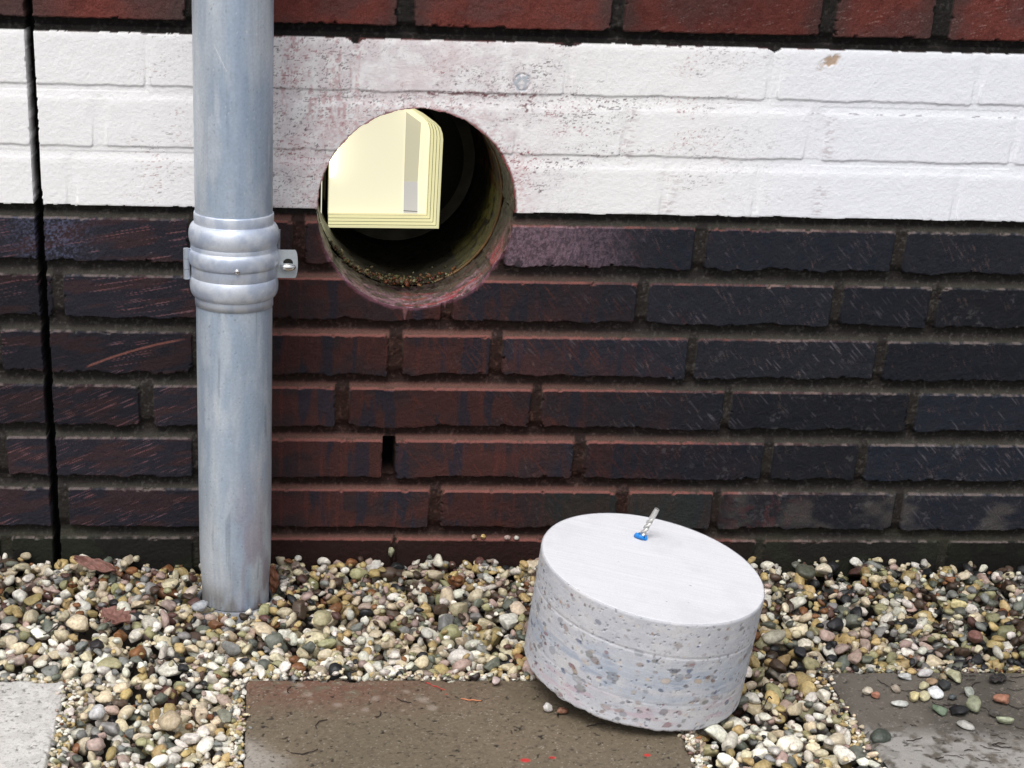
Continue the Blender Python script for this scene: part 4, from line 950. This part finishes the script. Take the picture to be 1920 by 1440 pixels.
# a few big stones that catch the eye in the gravel
G3 = 'large stones lying on top of the gravel'
bigs = [(-.1500, -.378, 12, 8, 7, (226, 224, 222), 'long bright white stone beside the pale left slab'), (-.0800, -.395, 15, 11, 8, (206, 182, 140), 'large cream stone between the two left slabs'),
        (-.0300, -.385, 15, 7, 6, (140, 140, 118), 'long olive-grey stone next to the brown slab'), (.0690, -.180, 13, 11, 9, (186, 176, 128), 'plump yellow-green stone right of the downpipe foot'),
        (-.0620, -.150, 11, 9, 8, (172, 176, 182), 'smooth blue-grey stone just left of the downpipe foot'), (.4950, -.160, 9, 6, 6, (228, 222, 214), 'white rounded stone right of the core top'),
        (.6320, -.055, 14, 12, 9, (84, 86, 70), 'big dark green stone close to the wall'), (.6600, -.045, 12, 9, 7, (222, 208, 176), 'big cream stone close to the wall beside the dark green one'),
        (.5500, -.215, 16, 9, 7, (190, 182, 156), 'long pale stone behind the right slab'), (.7830, -.135, 11, 8, 6, (214, 196, 120), 'yellow stone near the right end of the gravel'),
        (-.1650, -.230, 9, 8, 6, (52, 46, 48), 'dark chocolate stone in the left gravel'), (.5630, -.345, 10, 9, 7, (226, 216, 196), 'white teardrop stone at the corner of the right slab'),
        (-.0750, -.108, 13, 7, 6, (196, 176, 156), 'pinkish cream stone touching the left of the downpipe'), (.5900, -.425, 11, 11, 7, (76, 84, 74), 'round dark green stone beside the right slab edge'),
        (.7700, -.215, 16, 10, 7, (150, 96, 82), 'reddish mottled stone behind the right slab')]
for i, (x, y, a, b, c, cc, lb) in enumerate(bigs):
    stone(x, y, -.004 if y < -.2 else .0, a * .95, b * .95, c, rgb(*cc), lb, G3, 90 + i, .3, 'gravel_stone', 'stone')

# ------------------------------------------------------------------ dead leaves and twigs
def leaf(name, loc, L, W, curl, rot, lobes, label, seed, cols=M_LEAF):
    r = np.random.RandomState(seed); nu, nv = 40, 17
    u = np.linspace(0, 1, nu); v = np.linspace(-1, 1, nv); U, Vv = np.meshgrid(u, v, indexing='ij')
    wdt = W * np.sin(np.pi * np.clip(U * .96 + .03, 0, 1)) ** .7 * (1 + .3 * lobes * np.sin(U * 26 + seed)) 
    X = (U - .5) * L; Y = Vv * wdt * .5; Z = curl * (Vv ** 2) * W * .5 + curl * .5 * L * (U - .5) ** 2 + .0012 * np.sin(U * 19 + Vv * 4) + .001 * np.sin(Vv * 9 + U * 7)
    P = np.stack([X, Y, Z], -1).reshape(-1, 3)
    o = mesh_np(name, P, grid_faces(nu, nv), mat=cols); o.location = loc; o.rotation_euler = rot
    m = o.modifiers.new('thick', 'SOLIDIFY'); m.thickness = .0004
    tag(o, label, 'leaf', 'fallen dead leaves')
leaf('dead_leaf', (-.183, -.058, .012), .052, .016, .6, (.5, .15, -.35), .1, 'curled pinkish-brown dead leaf lying on the gravel near the wall', 1)
leaf('dead_leaf', (-.150, -.178, .006), .042, .026, .3, (.2, .0, -.7), .9, 'crumbled red-brown leaf on the gravel left of the downpipe', 2)
leaf('dead_leaf', (.0150, -.098, .014), .036, .014, .5, (.25, 1.45, 1.35), .0, 'dark brown leaf propped against the foot of the downpipe', 3, mat_plain('brown_leaf', rgb(96, 58, 38), .6, var=.3))
leaf('dead_leaf', (.752, -.3135, .003), .020, .014, .4, (.1, .0, .4), .2, 'small blackish leaf near the back of the right slab', 4, mat_plain('black_leaf', rgb(36, 32, 30), .7, var=.3))

def twigs():
    r = np.random.RandomState(5)
    def one(x, y, z, L, ang, lab, grp, m=M_TWIG, bend=.25, rad=.00055):
        n = 12; t = np.linspace(-.5, .5, n); b = r.uniform(-bend, bend)
        P = np.stack([t * L, b * L * (t * 2) ** 2 + .02 * L * np.sin(t * 17), .0004 + .0003 * np.sin(t * 9) + 0 * t], -1)
        ca, sa = math.cos(ang), math.sin(ang); P = P @ np.array([[ca, sa, 0], [-sa, ca, 0], [0, 0, 1]])
        o = tube('twig', P, rad * (1 - .5 * np.abs(t)), m, None, 6); o.location = (x, y, z + rad)
        tag(o, lab, 'twig', grp)
    done = 0
    while done < 46:
        x = r.uniform(.60, .80); y = r.uniform(-.475, -.298)
        if x < .585 - .0 * y: continue
        one(x, y, .0002, r.uniform(.006, .020), r.normal(0, .5) - .25, 'thin dark pine needle or twig bit scattered on the dirty right slab', 'twig bits on the right slab', rad=r.uniform(.0003, .0006)); done += 1
    for x, y, L, a, lb in ((.058, -.395, .020, .95, 'slanting dark twig on the left of the brown slab'), (.045, -.452, .026, .25, 'curved dark twig nearest the front of the brown slab'), (.142, -.353, .016, -.6, 'small dark twig in the middle of the brown slab'), (.118, -.380, .014, 1.2, 'rusty twig stub in the middle of the brown slab'), (.030, -.330, .014, 1.4, 'faint upright twig near the back left of the brown slab'), (.322, -.4, .02, .3, 'dark twig on the brown slab in the shade of the core')):
        one(x, y, .0002, L, a, lb, 'twigs on the brown slab')
    mo = mat_plain('orange_splinter', rgb(205, 130, 90), .6)
    one(.2085, -.3515, .0002, .020, -.22, 'pale orange splinter on the brown slab', 'twigs on the brown slab', mo, .05, .0007)
    mr_ = mat_plain('red_thread', rgb(190, 60, 50), .6)
    one(.176, -.322, .0002, .022, -.75, 'thin red sliver near the back of the brown slab', 'twigs on the brown slab', mr_, .1, .0004)
twigs()
def gravel_twigs():
    r = np.random.RandomState(15)
    for x, y, L, a, lb in ((-.21, -.20, .03, .5, 'thin brown stalk on the gravel above the pale left slab'), (-.09, -.27, .028, -.7, 'thin brown stalk between the crumbled leaf and the brown slab'), (.12, -.07, .03, 1.1, 'upright-looking stalk right of the downpipe near the wall'), (.55, -.14, .03, .2, 'dark stalk on the gravel right of the core top'), (.70, -.18, .034, -.4, 'dark stalk on the gravel behind the stray cluster'), (.50, -.36, .026, .9, 'dark stalk on the gravel between core and right slab')):
        n = 12; t = np.linspace(-.5, .5, n); P = np.stack([t * L * math.cos(a), t * L * math.sin(a) + .1 * L * t * t, .004 * np.sin(t * 6 + 1)], -1)
        o = tube('twig', P, .0006, M_TWIG, None, 6); o.location = (x, y, .004); tag(o, lb, 'twig')
gravel_twigs()

# crumbs of mortar and moss on the floor of the bore
def crumbs():
    r = np.random.RandomState(8); VV, FF, CC, off = [], [], [], 0
    pal = [rgb(150, 104, 66), rgb(122, 116, 70), rgb(176, 160, 120), rgb(120, 62, 54), rgb(88, 84, 48), rgb(150, 150, 110), rgb(130, 70, 40)]
    for k in range(420):
        y = .085 + abs(r.normal(0, .014)); an = -math.pi / 2 + r.normal(-.1, .30); a = float(np.clip(r.lognormal(math.log(.0013), .55), .0005, .0045))
        if r.rand() < .12: an = -math.pi / 2 - r.uniform(.6, 1.0); 
        rad = .1045 - a * .6 - .004 * abs(r.normal()) * (abs(an + math.pi / 2) < .5)
        V, F = PROTO[1][r.randint(28)]; P = V * np.array([a, a * .8, a * .7]) @ rotm(r, 1.0).T + np.array([HX / 1000 + math.cos(an) * rad, y, HZ / 1000 + math.sin(an) * rad])
        VV.append(P); FF.append(F + off); off += len(V); CC.append(pcolor(V, pal[r.randint(len(pal))] * r.uniform(.25, .9), r))
    o = mesh_np('rubble', np.concatenate(VV), np.concatenate(FF), np.concatenate(CC), mat=M_PEB, k=3)
    tag(o, 'loose mortar crumbs and moss on the floor of the bored hole', 'rubble', kind='stuff')
crumbs()
